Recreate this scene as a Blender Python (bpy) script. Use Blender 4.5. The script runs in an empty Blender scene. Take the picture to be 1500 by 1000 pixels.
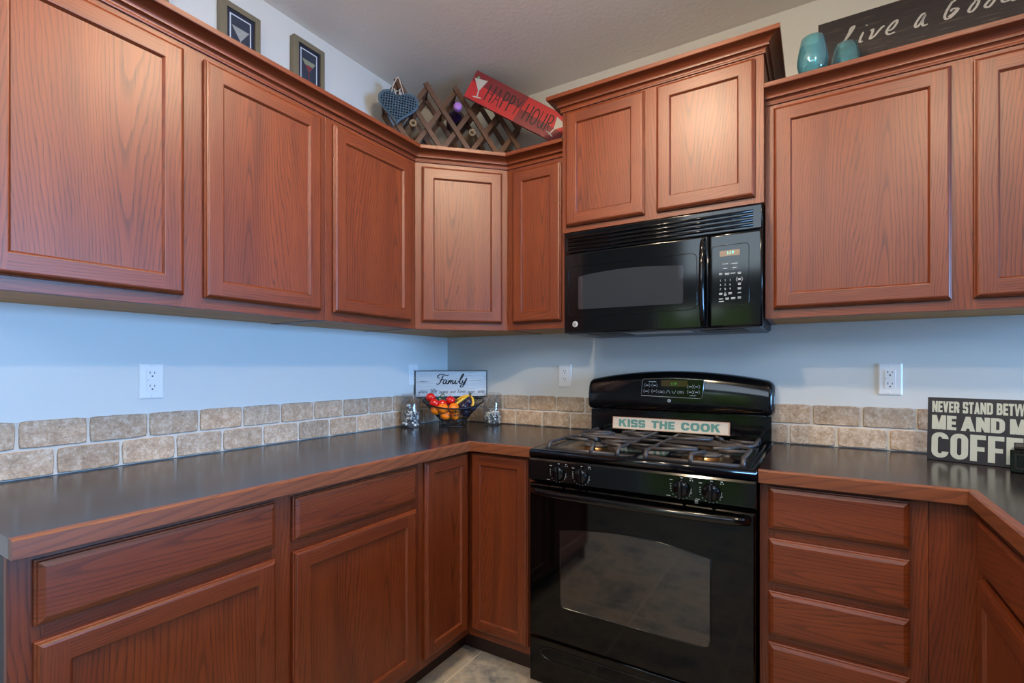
import bpy, bmesh, math, random
from mathutils import Vector, Matrix

random.seed(7)
S = bpy.context.scene
COL = S.collection
PI = math.pi

# ------------------------------------------------------------------ camera
cam_d = bpy.data.cameras.new('camera')
cam = bpy.data.objects.new('camera', cam_d)
COL.objects.link(cam)
cam_d.sensor_width = 36.0
cam_d.lens = 726.18 / 1500 * 36.0
cam_d.shift_y = (538.05 - 500) / 1500
cam_d.clip_start = 0.02
cam.location = (1.8436, -2.2715, 1.2181)
cam.rotation_euler = (PI / 2, 0, 0.5523)
S.camera = cam

# ------------------------------------------------------------------ view
S.view_settings.view_transform = 'Standard'
S.view_settings.look = 'None'
S.view_settings.gamma = 1.0
S.view_settings.use_curve_mapping = False
S.view_settings.exposure = 0.12

# ------------------------------------------------------------------ sky + sun
W = bpy.data.worlds.new('sky_world')
S.world = W
W.use_nodes = True
nt = W.node_tree
nt.nodes.clear()
sky = nt.nodes.new('ShaderNodeTexSky')
sky.sky_type = 'NISHITA'
sky.sun_disc = False
sky.sun_elevation = math.radians(48)
sky.sun_rotation = math.radians(0)
sky.air_density = 1.6
sky.dust_density = 0.3
sky.ozone_density = 3.0
bg = nt.nodes.new('ShaderNodeBackground')
bg.inputs['Strength'].default_value = 0.45
wo = nt.nodes.new('ShaderNodeOutputWorld')
nt.links.new(sky.outputs[0], bg.inputs[0])
nt.links.new(bg.outputs[0], wo.inputs[0])


def add_light(name, kind, loc, energy, color, size=0.1, target=None, **kw):
    d = bpy.data.lights.new(name, kind)
    d.energy = energy
    d.color = color
    if kind == 'AREA':
        d.shape = kw.get('shape', 'RECTANGLE')
        d.size = size
        d.size_y = kw.get('size_y', size)
    elif kind == 'SUN':
        d.angle = math.radians(0.5)
    else:
        d.shadow_soft_size = size
    if kind == 'SPOT':
        d.spot_size = math.radians(kw.get('cone', 150))
        d.spot_blend = 0.2
    o = bpy.data.objects.new(name, d)
    COL.objects.link(o)
    o.location = loc
    if target is not None:
        o.rotation_euler = (Vector(target) - Vector(loc)).to_track_quat('-Z', 'Y').to_euler()
    return o


# daylight: sun on the garden only; sky light through the patio door; area lamps behind two added windows
add_light('sun', 'SUN', (0, 6, 8), 2.0, (1, 0.95, 0.86), target=(0, -1.5, 0))
ROOM = dict(x0=-2.6, x1=7.0, y0=-5.6, h=2.651, h2=4.2)
KY = -2.95                              # end of the low kitchen ceiling
ADDED_DINE = (-2.30, -0.25, 0.80, 2.10)       # y, y, z, z of an unseen dining window, added far right for blue side light
DOOR = (-0.15, 1.15, 0.0, 2.1)           # x, x, z, z
ADDED_HIGHW = (0.2, 3.8, 2.45, 3.9)           # x, x, z, z of an unseen high window, added for door sheen
BLUE = (0.22, 0.51, 1.0)
SKYW = (0.90, 0.94, 1.0)
add_light('added_dining_daylight', 'AREA', (ROOM['x1'] + 0.12, (ADDED_DINE[0] + ADDED_DINE[1]) / 2, (ADDED_DINE[2] + ADDED_DINE[3]) / 2), 455, BLUE, 2.0, (0, (ADDED_DINE[0] + ADDED_DINE[1]) / 2, 1.6), size_y=1.25)  # area lamp behind the added window, turns the left wall blue
add_light('added_high_daylight', 'AREA', ((ADDED_HIGHW[0] + ADDED_HIGHW[1]) / 2, ROOM['y0'] - 0.12, 3.17), 50, SKYW, 3.5, (2.0, 0, 3.17), size_y=1.4)  # area lamp behind the added high window, puts sheen on the upper doors
CANS = [(1.35, -1.25, 36, 13), (2.45, -1.75, 40, 9), (1.07, -2.40, 44, 14)]   # x, y, downward watts, glow watts
LAMP_COL = (1.0, 0.78, 0.53)


# ------------------------------------------------------------------ helpers: nodes
def new_mat(name):
    m = bpy.data.materials.new(name)
    m.use_nodes = True
    t = m.node_tree
    for n in list(t.nodes):
        t.nodes.remove(n)
    b = t.nodes.new('ShaderNodeBsdfPrincipled')
    o = t.nodes.new('ShaderNodeOutputMaterial')
    t.links.new(b.outputs[0], o.inputs[0])
    return m, t, b


def srgb(r, g, b):
    def f(c):
        c /= 255.0
        return c / 12.92 if c <= 0.04045 else ((c + 0.055) / 1.055) ** 2.4
    return (f(r), f(g), f(b), 1.0)


def N(t, kind, **kw):
    n = t.nodes.new(kind)
    for k, v in kw.items():
        if k.startswith('i_'):
            key = k[2:]
            key = int(key) if key.isdigit() else key
            n.inputs[key].default_value = v
        else:
            setattr(n, k, v)
    return n


def M(t, op, a, b=None, c=None):
    n = t.nodes.new('ShaderNodeMath')
    n.operation = op
    for i, x in enumerate((a, b, c)):
        if x is None:
            continue
        if isinstance(x, (int, float)):
            n.inputs[i].default_value = x
        else:
            t.links.new(x, n.inputs[i])
    return n.outputs[0]


def mixc(t, f, a, b, mode='MIX'):
    n = t.nodes.new('ShaderNodeMix')
    n.data_type = 'RGBA'
    n.blend_type = mode
    for s, x in ((n.inputs[0], f), (n.inputs[6], a), (n.inputs[7], b)):
        if isinstance(x, (int, float, tuple)):
            s.default_value = x
        else:
            t.links.new(x, s)
    return n.outputs[2]


def ramp(t, f, stops):
    n = t.nodes.new('ShaderNodeValToRGB')
    e = n.color_ramp.elements
    while len(e) < len(stops):
        e.new(0.5)
    for k, (p, c) in enumerate(stops):
        e[k].position = p
        e[k].color = c if isinstance(c, tuple) else (c, c, c, 1)
    t.links.new(f, n.inputs[0])
    return n.outputs[0]


def bump(t, b, h, strength=0.2, dist=0.002):
    n = t.nodes.new('ShaderNodeBump')
    n.inputs['Strength'].default_value = strength
    n.inputs['Distance'].default_value = dist
    t.links.new(h, n.inputs['Height'])
    t.links.new(n.outputs[0], b.inputs['Normal'])


def noise(t, vec, scale, detail=3, rough=0.5):
    n = t.nodes.new('ShaderNodeTexNoise')
    n.inputs['Scale'].default_value = scale
    n.inputs['Detail'].default_value = detail
    n.inputs['Roughness'].default_value = rough
    if vec is not None:
        t.links.new(vec, n.inputs['Vector'])
    return n.outputs[0]


def scaled(t, vec, s):
    n = t.nodes.new('ShaderNodeMapping')
    n.inputs['Scale'].default_value = s
    t.links.new(vec, n.inputs['Vector'])
    return n.outputs[0]


def plain(name, col, rough=0.5, metal=0.0, spec=0.5, coat=0.0, var=0.0, vscale=20):
    m, t, b = new_mat(name)
    b.inputs['Roughness'].default_value = rough
    b.inputs['Metallic'].default_value = metal
    b.inputs['Specular IOR Level'].default_value = spec
    b.inputs['Coat Weight'].default_value = coat
    b.inputs['Coat Roughness'].default_value = 0.05
    if var:
        tc = N(t, 'ShaderNodeTexCoord')
        f = noise(t, tc.outputs['Object'], vscale, 4)
        lo = tuple(c * (1 - var) for c in col[:3]) + (1,)
        hi = tuple(min(1, c * (1 + var)) for c in col[:3]) + (1,)
        t.links.new(mixc(t, f, lo, hi), b.inputs['Base Color'])
    else:
        b.inputs['Base Color'].default_value = col
    return m


def oak(name, light, mid, dark, rough=0.36, pitch=122.0, slope=5.5, lines=1.0):
    """stained oak: uv x runs across the board, uv y along the grain, in metres"""
    m, t, b = new_mat(name)
    uv = N(t, 'ShaderNodeUVMap', uv_map='grain')
    sp = N(t, 'ShaderNodeSeparateXYZ')
    t.links.new(uv.outputs[0], sp.inputs[0])
    u, v = sp.outputs[0], sp.outputs[1]
    n1 = noise(t, scaled(t, uv.outputs[0], (4.5, 0.7, 1)), 1.0, 1)
    n2 = noise(t, scaled(t, uv.outputs[0], (40, 6, 1)), 1.0, 2)
    uw = M(t, 'ADD', u, M(t, 'ADD', M(t, 'MULTIPLY', M(t, 'SUBTRACT', n1, 0.5), 0.17),
                          M(t, 'MULTIPLY', M(t, 'SUBTRACT', n2, 0.5), 0.014)))
    r = M(t, 'SQRT', M(t, 'ADD', M(t, 'MULTIPLY', uw, uw), 0.0012))
    val = M(t, 'SUBTRACT', M(t, 'MULTIPLY', r, pitch), M(t, 'MULTIPLY', v, slope))
    fr = M(t, 'FRACT', val)
    band = ramp(t, fr, [(0.0, 0.9), (0.06, 1.0), (0.20, 0.62), (0.34, 0.12), (0.60, 0.0), (0.95, 0.0), (1.0, 0.9)])
    fine = noise(t, scaled(t, uv.outputs[0], (520, 8, 1)), 1.0, 3, 0.65)
    pore = ramp(t, fine, [(0.46, 0.0), (0.66, 1.0)])
    tone = noise(t, scaled(t, uv.outputs[0], (14, 0.9, 1)), 1.0, 3)
    base = mixc(t, ramp(t, tone, [(0.3, 0.0), (0.7, 1.0)]), mid, light)
    patch = ramp(t, noise(t, scaled(t, uv.outputs[0], (9, 0.7, 1)), 1.7, 2), [(0.54, 0.0), (0.68, 0.45)])
    base = mixc(t, patch, base, tuple((a + 2 * d) / 3 for a, d in zip(mid[:3], dark[:3])) + (1,))
    bandf = M(t, 'MULTIPLY', band, M(t, 'MULTIPLY_ADD', n1, 0.52 * lines, 0.14 * lines))
    c1 = mixc(t, bandf, base, dark)
    poref = M(t, 'MULTIPLY', pore, M(t, 'ADD', M(t, 'MULTIPLY', band, 0.45), 0.22))
    c2 = mixc(t, M(t, 'MULTIPLY', poref, lines), c1, tuple(c * 0.55 for c in dark[:3]) + (1,))
    t.links.new(c2, b.inputs['Base Color'])
    b.inputs['Roughness'].default_value = rough
    b.inputs['Specular IOR Level'].default_value = 0.58
    bump(t, b, M(t, 'MULTIPLY', poref, -1.0), 0.12, 0.0006)
    return m


# ------------------------------------------------------------------ materials
OAK = oak('stained_oak', srgb(127, 60, 25), srgb(107, 45, 17), srgb(48, 17, 7), rough=0.41)
OAK_EDGE = oak('oak_edge_strip', srgb(136, 78, 46), srgb(116, 62, 36), srgb(66, 32, 20), rough=0.4, pitch=60, slope=9, lines=0.8)
MAPLE = oak('cabinet_underside_maple', srgb(206, 158, 98), srgb(186, 138, 80), srgb(150, 104, 56), rough=0.5, lines=0.5)
MAPLE.node_tree.nodes['Principled BSDF'].inputs['Specular IOR Level'].default_value = 0.08
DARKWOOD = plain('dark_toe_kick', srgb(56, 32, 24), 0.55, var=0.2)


def wall_paint(name, col, sc=160, st=0.08):
    m, t, b = new_mat(name)
    b.inputs['Base Color'].default_value = col
    b.inputs['Roughness'].default_value = 0.55
    tc = N(t, 'ShaderNodeTexCoord')
    h = noise(t, tc.outputs['Object'], sc, 3)
    bump(t, b, h, st, 0.003)
    return m


WALL = wall_paint('wall_paint', srgb(214, 215, 212))
WALL2 = wall_paint('living_room_paint', srgb(160, 160, 156))
CEIL = wall_paint('ceiling_texture', srgb(244, 238, 230), 55, 0.6)


def counter_mat():
    m, t, b = new_mat('dark_laminate')
    uv = N(t, 'ShaderNodeUVMap', uv_map='grain')
    f = noise(t, scaled(t, uv.outputs[0], (420, 5, 1)), 1.0, 3, 0.6)
    g = noise(t, scaled(t, uv.outputs[0], (60, 1.2, 1)), 1.0, 3, 0.6)
    c = mixc(t, M(t, 'MULTIPLY', M(t, 'ADD', f, g), 0.5), srgb(20, 14, 14), srgb(46, 31, 28))
    t.links.new(c, b.inputs['Base Color'])
    b.inputs['Roughness'].default_value = 0.19
    b.inputs['Specular IOR Level'].default_value = 0.48
    return m


COUNTER = counter_mat()


def tile_mat():
    m, t, b = new_mat('tumbled_travertine')
    tc = N(t, 'ShaderNodeTexCoord')
    at = N(t, 'ShaderNodeAttribute', attribute_name='tint')
    n1 = noise(t, tc.outputs['Object'], 22, 5, 0.65)
    n2 = noise(t, tc.outputs['Object'], 140, 4, 0.7)
    c = mixc(t, n1, srgb(150, 122, 96), srgb(200, 174, 146))
    n3 = noise(t, tc.outputs['Object'], 48, 6, 0.75)
    c = mixc(t, M(t, 'MULTIPLY', ramp(t, n2, [(0.50, 0.0), (0.66, 1.0)]), 0.55), c, srgb(214, 200, 184))
    c = mixc(t, M(t, 'MULTIPLY', ramp(t, n3, [(0.52, 0.0), (0.60, 1.0)]), 0.45), c, srgb(222, 210, 194))
    c = mixc(t, M(t, 'MULTIPLY', ramp(t, n3, [(0.36, 1.0), (0.46, 0.0)]), 0.5), c, srgb(128, 104, 82))
    pit = ramp(t, noise(t, tc.outputs['Object'], 95, 3, 0.8), [(0.30, 1.0), (0.40, 0.0)])
    c = mixc(t, M(t, 'MULTIPLY', pit, 0.6), c, srgb(96, 76, 60))
    c = mixc(t, 1.0, c, at.outputs['Color'], 'MULTIPLY')
    t.links.new(c, b.inputs['Base Color'])
    b.inputs['Roughness'].default_value = 0.6
    bump(t, b, M(t, 'SUBTRACT', n2, pit), 0.35, 0.002)
    return m


TILE = tile_mat()
GROUT = plain('grout', srgb(206, 200, 190), 0.8, var=0.12, vscale=60)


def floor_mat():
    m, t, b = new_mat('slate_look_floor')
    tc = N(t, 'ShaderNodeTexCoord')
    P = tc.outputs['Object']
    sp = N(t, 'ShaderNodeSeparateXYZ')
    t.links.new(P, sp.inputs[0])
    ps = 0.46
    gx = M(t, 'ABSOLUTE', M(t, 'SUBTRACT', M(t, 'FRACT', M(t, 'DIVIDE', M(t, 'SUBTRACT', sp.outputs[0], 0.617 - 4.6), ps)), 0.5))
    gy = M(t, 'ABSOLUTE', M(t, 'SUBTRACT', M(t, 'FRACT', M(t, 'DIVIDE', M(t, 'ADD', sp.outputs[1], 0.522 + 9.2), ps)), 0.5))
    gr = ramp(t, M(t, 'MAXIMUM', gx, gy), [(0.4915, 0.0), (0.4945, 1.0)])
    ix = M(t, 'FLOOR', M(t, 'DIVIDE', M(t, 'SUBTRACT', sp.outputs[0], 0.617 - 4.6), ps))
    iy = M(t, 'FLOOR', M(t, 'DIVIDE', M(t, 'ADD', sp.outputs[1], 0.522 + 9.2), ps))
    cb = N(t, 'ShaderNodeCombineXYZ')
    t.links.new(ix, cb.inputs[0])
    t.links.new(iy, cb.inputs[1])
    wn = N(t, 'ShaderNodeTexWhiteNoise')
    t.links.new(cb.outputs[0], wn.inputs['Vector'])
    off = N(t, 'ShaderNodeVectorMath', operation='MULTIPLY_ADD')
    t.links.new(wn.outputs['Color'], off.inputs[0])
    off.inputs[1].default_value = (9, 9, 9)
    t.links.new(P, off.inputs[2])
    n1 = noise(t, off.outputs[0], 5.0, 6, 0.62)
    n2 = noise(t, off.outputs[0], 22.0, 5, 0.7)
    c = ramp(t, n1, [(0.34, srgb(74, 84, 98)), (0.46, srgb(150, 147, 142)), (0.56, srgb(190, 174, 152)), (0.70, srgb(150, 122, 94))])
    c = mixc(t, ramp(t, n2, [(0.35, 0.0), (0.7, 0.7)]), c, srgb(206, 198, 186))
    c = mixc(t, gr, c, srgb(214, 204, 186))
    t.links.new(c, b.inputs['Base Color'])
    b.inputs['Roughness'].default_value = 0.38
    bump(t, b, M(t, 'SUBTRACT', n2, M(t, 'MULTIPLY', gr, 0.8)), 0.3, 0.003)
    return m


FLOOR = floor_mat()
BLACK = plain('black_enamel', srgb(8, 9, 12), 0.10, spec=0.45)
BLACKP = plain('black_glossy_plastic', srgb(7, 8, 11), 0.09, spec=0.40)
BLACKM = plain('black_matte_plastic', srgb(16, 16, 18), 0.45)
OVENGLASS = plain('oven_door_glass', srgb(4, 4, 5), 0.045, spec=0.28)
OVENWIN = plain('oven_window_glass', srgb(22, 19, 20), 0.05, spec=1.0)
MWWIN = plain('microwave_window', srgb(42, 45, 52), 0.04, spec=1.0)
IRON = plain('cast_iron_grate', srgb(62, 58, 58), 0.42, spec=0.5, var=0.15, vscale=120)
BURNER = plain('burner_cap', srgb(78, 76, 76), 0.38, var=0.1, vscale=60)
BRASS = plain('burner_ring_metal', srgb(176, 136, 92), 0.28, metal=1.0)
STEEL = plain('brushed_steel', srgb(176, 178, 182), 0.28, metal=1.0)
BADGE = plain('satin_silver_badge', srgb(188, 192, 198), 0.3)
GREYM = plain('grey_metal_underside', srgb(92, 94, 98), 0.4, metal=0.6)
WHITEP = plain('white_outlet_plastic', srgb(232, 232, 232), 0.32)
SLOT = plain('outlet_slot', srgb(24, 24, 26), 0.6)
PRINT = plain('printed_white_marks', srgb(158, 168, 178), 0.4)
PRINTRED = plain('printed_red_marks', srgb(200, 60, 60), 0.4)
GLASSY = plain('clear_pane', srgb(240, 245, 248), 0.0)


def emis(name, col, st):
    m, t, b = new_mat(name)
    b.inputs['Base Color'].default_value = (0.02, 0.02, 0.02, 1)
    b.inputs['Emission Color'].default_value = col
    b.inputs['Emission Strength'].default_value = st
    return m


DIGIT = emis('lit_clock_digits', srgb(110, 255, 226), 1.6)
DIGITG = emis('lit_green_digits', srgb(60, 220, 60), 0.5)
DISPLAY = plain('amber_display_window', srgb(122, 92, 46), 0.15)
LENS = emis('lamp_lens', (1.0, 0.82, 0.62, 1), 12.0)


def glass_mat(name, col, tint=0.25, rough=0.03, gloss=0.12):
    """thin glass: mostly see-through, tinted, with a sharp mirror layer"""
    m = bpy.data.materials.new(name)
    m.use_nodes = True
    t = m.node_tree
    t.nodes.clear()
    tr = N(t, 'ShaderNodeBsdfTransparent')
    tr.inputs[0].default_value = col
    gl = N(t, 'ShaderNodeBsdfGlossy')
    gl.inputs['Roughness'].default_value = rough
    df = N(t, 'ShaderNodeBsdfDiffuse')
    df.inputs[0].default_value = col
    mx1 = N(t, 'ShaderNodeMixShader')
    mx1.inputs[0].default_value = tint
    t.links.new(tr.outputs[0], mx1.inputs[1])
    t.links.new(df.outputs[0], mx1.inputs[2])
    lw = N(t, 'ShaderNodeLayerWeight')
    lw.inputs[0].default_value = 0.35
    f = M(t, 'ADD', M(t, 'MULTIPLY', lw.outputs['Facing'], 0.45), gloss * 0.4)
    mx2 = N(t, 'ShaderNodeMixShader')
    t.links.new(f, mx2.inputs[0])
    t.links.new(mx1.outputs[0], mx2.inputs[1])
    t.links.new(gl.outputs[0], mx2.inputs[2])
    o = N(t, 'ShaderNodeOutputMaterial')
    t.links.new(mx2.outputs[0], o.inputs[0])
    return m


JARGLASS = glass_mat('clear_jar_glass', (0.97, 0.98, 0.985, 1), 0.012, 0.02, 0.04)
PANE = glass_mat('window_glass', (0.96, 0.98, 0.99, 1), 0.0, 0.0, 0.06)
BLUEGLASS = glass_mat('turquoise_glass', srgb(150, 216, 228), 0.15, 0.04, 0.12)


# ------------------------------------------------------------------ helpers: mesh builder
class MB:
    """collects faces in local (a, b, c) coordinates of a frame; builds ONE mesh object"""

    def __init__(self, origin=(0, 0, 0), ax=(1, 0, 0), up=(0, 0, 1)):
        self.o = Vector(origin)
        self.a = Vector(ax).normalized()
        self.u = Vector(up).normalized()
        self.n = self.a.cross(self.u)
        self.v, self.f, self.uv, self.mi, self.sm = [], [], [], [], []
        self.col = []
        self.tint = None

    def P(self, p):
        return self.o + self.a * p[0] + self.u * p[1] + self.n * p[2]

    def face(self, pts, grain=None, off=(0, 0), mi=0, smooth=False, center=None):
        pts = [Vector(p) for p in pts]
        i0 = len(self.v)
        self.v += [self.P(p) for p in pts]
        self.f.append(list(range(i0, i0 + len(pts))))
        nn = Vector((0, 0, 0))
        for k in range(len(pts)):
            nn += pts[k].cross(pts[(k + 1) % len(pts)])
        nn = nn.normalized() if nn.length > 1e-12 else Vector((0, 0, 1))
        g = Vector(grain) if grain is not None else Vector((0, 1, 0))
        if abs(nn.dot(g)) > 0.9:
            g = Vector((g.y, g.z, g.x))
        cr = nn.cross(g)
        if cr.length < 1e-6:
            cr = Vector((1, 0, 0))
        cr.normalize()
        if sum(cr) < 0:
            cr = -cr
        c = Vector(center) if center is not None else Vector((0, 0, 0))
        self.uv.append([((p - c).dot(cr) + off[0], (p - c).dot(g) + off[1]) for p in pts])
        self.mi.append(mi)
        self.sm.append(smooth)
        self.col.append(self.tint or (1, 1, 1, 1))

    def box(self, lo, hi, grain=(0, 1, 0), off=None, mi=0):
        if off is None:
            off = (random.choice((-1, 1)) * random.uniform(0.10, 0.5), random.uniform(-4, 4))
        x0, y0, z0 = lo
        x1, y1, z1 = hi
        c = ((x0 + x1) / 2, (y0 + y1) / 2, (z0 + z1) / 2)
        for q in (((x0, y0, z1), (x1, y0, z1), (x1, y1, z1), (x0, y1, z1)),
                  ((x1, y0, z0), (x0, y0, z0), (x0, y1, z0), (x1, y1, z0)),
                  ((x1, y0, z1), (x1, y0, z0), (x1, y1, z0), (x1, y1, z1)),
                  ((x0, y0, z0), (x0, y0, z1), (x0, y1, z1), (x0, y1, z0)),
                  ((x0, y1, z1), (x1, y1, z1), (x1, y1, z0), (x0, y1, z0)),
                  ((x0, y0, z0), (x1, y0, z0), (x1, y0, z1), (x0, y0, z1))):
            self.face(q, grain, off, mi, center=c)

    def prism(self, poly, c0, c1, grain=(0, 1, 0), off=(0, 0), mi=0, smooth=False, caps=True):
        """outline in (a, b), counter-clockwise, extruded along c"""
        n = len(poly)
        if caps:
            self.face([(x, y, c1) for x, y in poly], grain, off, mi)
            self.face([(x, y, c0) for x, y in reversed(poly)], grain, off, mi)
        for k in range(n):
            p, q = poly[k], poly[(k + 1) % n]
            self.face([(p[0], p[1], c0), (q[0], q[1], c0), (q[0], q[1], c1), (p[0], p[1], c1)], grain, off, mi, smooth)

    def lathe(self, prof, center=(0, 0, 0), axis=(0, 1, 0), n=32, mi=0, smooth=True):
        """profile [(radius, height)] turned about an axis"""
        ax = Vector(axis).normalized()
        s = Vector((1, 0, 0)) if abs(ax.x) < 0.9 else Vector((0, 0, 1))
        e1 = (s - ax * s.dot(ax)).normalized()
        e2 = ax.cross(e1)
        c = Vector(center)
        ring = lambda r, h, k: c + ax * h + (e1 * math.cos(2 * PI * k / n) + e2 * math.sin(2 * PI * k / n)) * r
        for (r0, h0), (r1, h1) in zip(prof, prof[1:]):
            for k in range(n):
                if r0 < 1e-6 and r1 < 1e-6:
                    continue
                if r0 < 1e-6:
                    q = [ring(r0, h0, 0), ring(r1, h1, k + 1), ring(r1, h1, k)]
                elif r1 < 1e-6:
                    q = [ring(r0, h0, k), ring(r0, h0, k + 1), ring(r1, h1, 0)]
                else:
                    q = [ring(r0, h0, k), ring(r0, h0, k + 1), ring(r1, h1, k + 1), ring(r1, h1, k)]
                self.face(q, (0, 1, 0), mi=mi, smooth=smooth)

    def tube(self, pts, r, n=8, mi=0, closed=False, rb=None, caps=True):
        """round (or flat when rb is given) bar along a path"""
        pts = [Vector(p) for p in pts]
        m = len(pts)
        rings = []
        prev = None
        for k in range(m):
            if closed:
                d = pts[(k + 1) % m] - pts[k - 1]
            else:
                d = pts[min(k + 1, m - 1)] - pts[max(k - 1, 0)]
            d.normalize()
            if prev is None:
                s = Vector((0, 1, 0)) if abs(d.y) < 0.9 else Vector((1, 0, 0))
                e = (s - d * s.dot(d)).normalized()
            else:
                e = prev - d * prev.dot(d)
                e = e.normalized() if e.length > 1e-6 else prev
            prev = e
            g = d.cross(e)
            rr = r[k] if isinstance(r, (list, tuple)) else r
            r2 = rr if rb is None else rb
            rings.append([pts[k] + e * math.cos(2 * PI * j / n + PI / n) * rr + g * math.sin(2 * PI * j / n + PI / n) * r2 for j in range(n)])
        for k in range(m if closed else m - 1):
            A, B = rings[k], rings[(k + 1) % m]
            for j in range(n):
                self.face([A[j], A[(j + 1) % n], B[(j + 1) % n], B[j]], pts[(k + 1) % m] - pts[k] if (pts[(k + 1) % m] - pts[k]).length > 1e-9 else (0, 1, 0), mi=mi, smooth=n > 4)
        if caps and not closed:
            self.face(list(reversed(rings[0])), mi=mi)
            self.face(rings[-1], mi=mi)

    def sweep(self, prof, path, closed=False, off=(0.2, 0), mi=0, smooth=False):
        """moulding: profile [(out, up)] along a plan path [(x, y)], outside on the right of travel, mitred"""
        n = len(path)
        P2 = [Vector((x, y)) for x, y in path]
        offs = []
        for k in range(n):
            ds = []
            if k > 0 or closed:
                ds.append((P2[k] - P2[k - 1]).normalized())
            if k < n - 1 or closed:
                ds.append((P2[(k + 1) % n] - P2[k]).normalized())
            ns = [Vector((d.y, -d.x)) for d in ds]
            if len(ns) == 1:
                offs.append(ns[0])
            else:
                b = (ns[0] + ns[1]).normalized()
                offs.append(b / b.dot(ns[0]))
        for k in range(n if closed else n - 1):
            k2 = (k + 1) % n
            d = (P2[k2] - P2[k]).normalized()
            acc = 0.0
            for (p0, z0), (p1, z1) in zip(prof, prof[1:]):
                a = P2[k] + offs[k] * p0
                b = P2[k2] + offs[k2] * p0
                c = P2[k2] + offs[k2] * p1
                e = P2[k] + offs[k] * p1
                self.v += [Vector((a.x, a.y, z0)), Vector((b.x, b.y, z0)), Vector((c.x, c.y, z1)), Vector((e.x, e.y, z1))]
                i0 = len(self.v) - 4
                self.f.append([i0, i0 + 1, i0 + 2, i0 + 3])
                ln = math.hypot(p1 - p0, z1 - z0)
                self.uv.append([(acc + off[0], a.dot(d) + off[1]), (acc + off[0], b.dot(d) + off[1]),
                                (acc + ln + off[0], c.dot(d) + off[1]), (acc + ln + off[0], e.dot(d) + off[1])])
                acc += ln
                self.mi.append(mi)
                self.sm.append(smooth)
                self.col.append((1, 1, 1, 1))
        if not closed:
            for k, rev in ((0, False), (n - 1, True)):
                pts = [Vector((*(P2[k] + offs[k] * p), z)) for p, z in prof]
                if rev:
                    pts.reverse()
                i0 = len(self.v)
                self.v += pts
                self.f.append(list(range(i0, i0 + len(pts))))
                self.uv.append([(0.3, 0.1)] * len(pts))
                self.mi.append(mi)
                self.sm.append(False)
                self.col.append((1, 1, 1, 1))

    def build(self, name, mats, parent=None, bevel=0.0, merge=False):
        base = Vector(parent['base']) if parent is not None and 'base' in parent else Vector((0, 0, 0))
        me = bpy.data.meshes.new(name)
        me.from_pydata([tuple(p - base) for p in self.v], [], self.f)
        l = me.uv_layers.new(name='grain')
        k = 0
        for poly in self.uv:
            for q in poly:
                l.data[k].uv = q
                k += 1
        if self.tint is not None:
            at = me.color_attributes.new('tint', 'FLOAT_COLOR', 'CORNER')
            k = 0
            for poly, c in zip(self.f, self.col):
                for _ in poly:
                    at.data[k].color = c
                    k += 1
        mats = mats if isinstance(mats, (list, tuple)) else [mats]
        for m in mats:
            me.materials.append(m)
        me.polygons.foreach_set('material_index', self.mi)
        me.polygons.foreach_set('use_smooth', self.sm)
        bm = bmesh.new()
        bm.from_mesh(me)
        bmesh.ops.remove_doubles(bm, verts=bm.verts, dist=1e-5)
        bm.to_mesh(me)
        bm.free()
        me.update()
        o = bpy.data.objects.new(name, me)
        COL.objects.link(o)
        if parent is not None:
            o.parent = parent
            if 'base' in parent:
                pass
            o['base'] = tuple(base)
        if bevel:
            bv = o.modifiers.new('edges', 'BEVEL')
            bv.width = bevel
            bv.segments = 2
            bv.limit_method = 'ANGLE'
            bv.angle_limit = math.radians(40)
        return o


def thing(name, label, cat, loc=(0, 0, 0), group=None):
    o = bpy.data.objects.new(name, None)
    COL.objects.link(o)
    o.location = loc
    o.empty_display_size = 0.05
    o['base'] = tuple(loc)
    o['label'] = label
    o['category'] = cat
    if group:
        o['group'] = group
    return o


def tag(o, label, cat, group=None, kind=None):
    o['label'] = label
    o['category'] = cat
    if group:
        o['group'] = group
    if kind:
        o['kind'] = kind
    return o


def struct(o):
    o['kind'] = 'structure'
    return o


def copy_tree(o, parent=None):
    c = o.copy()
    COL.objects.link(c)
    if parent is not None:
        c.parent = parent
    for ch in list(o.children):
        copy_tree(ch, c)
    return c


# ------------------------------------------------------------------ helpers: lettering
def clip_poly(poly, x0, x1, y0, y1):
    def cut(ps, f, inter):
        out = []
        for k in range(len(ps)):
            a, b = ps[k - 1], ps[k]
            fa, fb = f(a), f(b)
            if fa != fb:
                out.append(inter(a, b))
            if fb:
                out.append(b)
        return out
    ix = lambda X: (lambda a, b: (X, a[1] + (b[1] - a[1]) * (X - a[0]) / (b[0] - a[0])))
    iy = lambda Y: (lambda a, b: (a[0] + (b[0] - a[0]) * (Y - a[1]) / (b[1] - a[1]), Y))
    for f, i in ((lambda p: p[0] >= x0, ix(x0)), (lambda p: p[0] <= x1, ix(x1)),
                 (lambda p: p[1] >= y0, iy(y0)), (lambda p: p[1] <= y1, iy(y1))):
        poly = cut(poly, f, i)
        if len(poly) < 3:
            return []
    return poly


def rrect(x0, y0, x1, y1, rx, ry, n=6, left=True, right=True):
    pts = []
    for cx, cy, a0, on in ((x1 - rx, y0 + ry, -90, right), (x1 - rx, y1 - ry, 0, right), (x0 + rx, y1 - ry, 90, left), (x0 + rx, y0 + ry, 180, left)):
        for k in range(n + 1):
            a = math.radians(a0 + 90 * k / n)
            if on:
                pts.append((cx + rx * math.cos(a), cy + ry * math.sin(a)))
            else:
                sx = x1 if cx > (x0 + x1) / 2 else x0
                sy = y0 if cy < (y0 + y1) / 2 else y1
                pts.append((sx, sy))
    return pts


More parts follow.
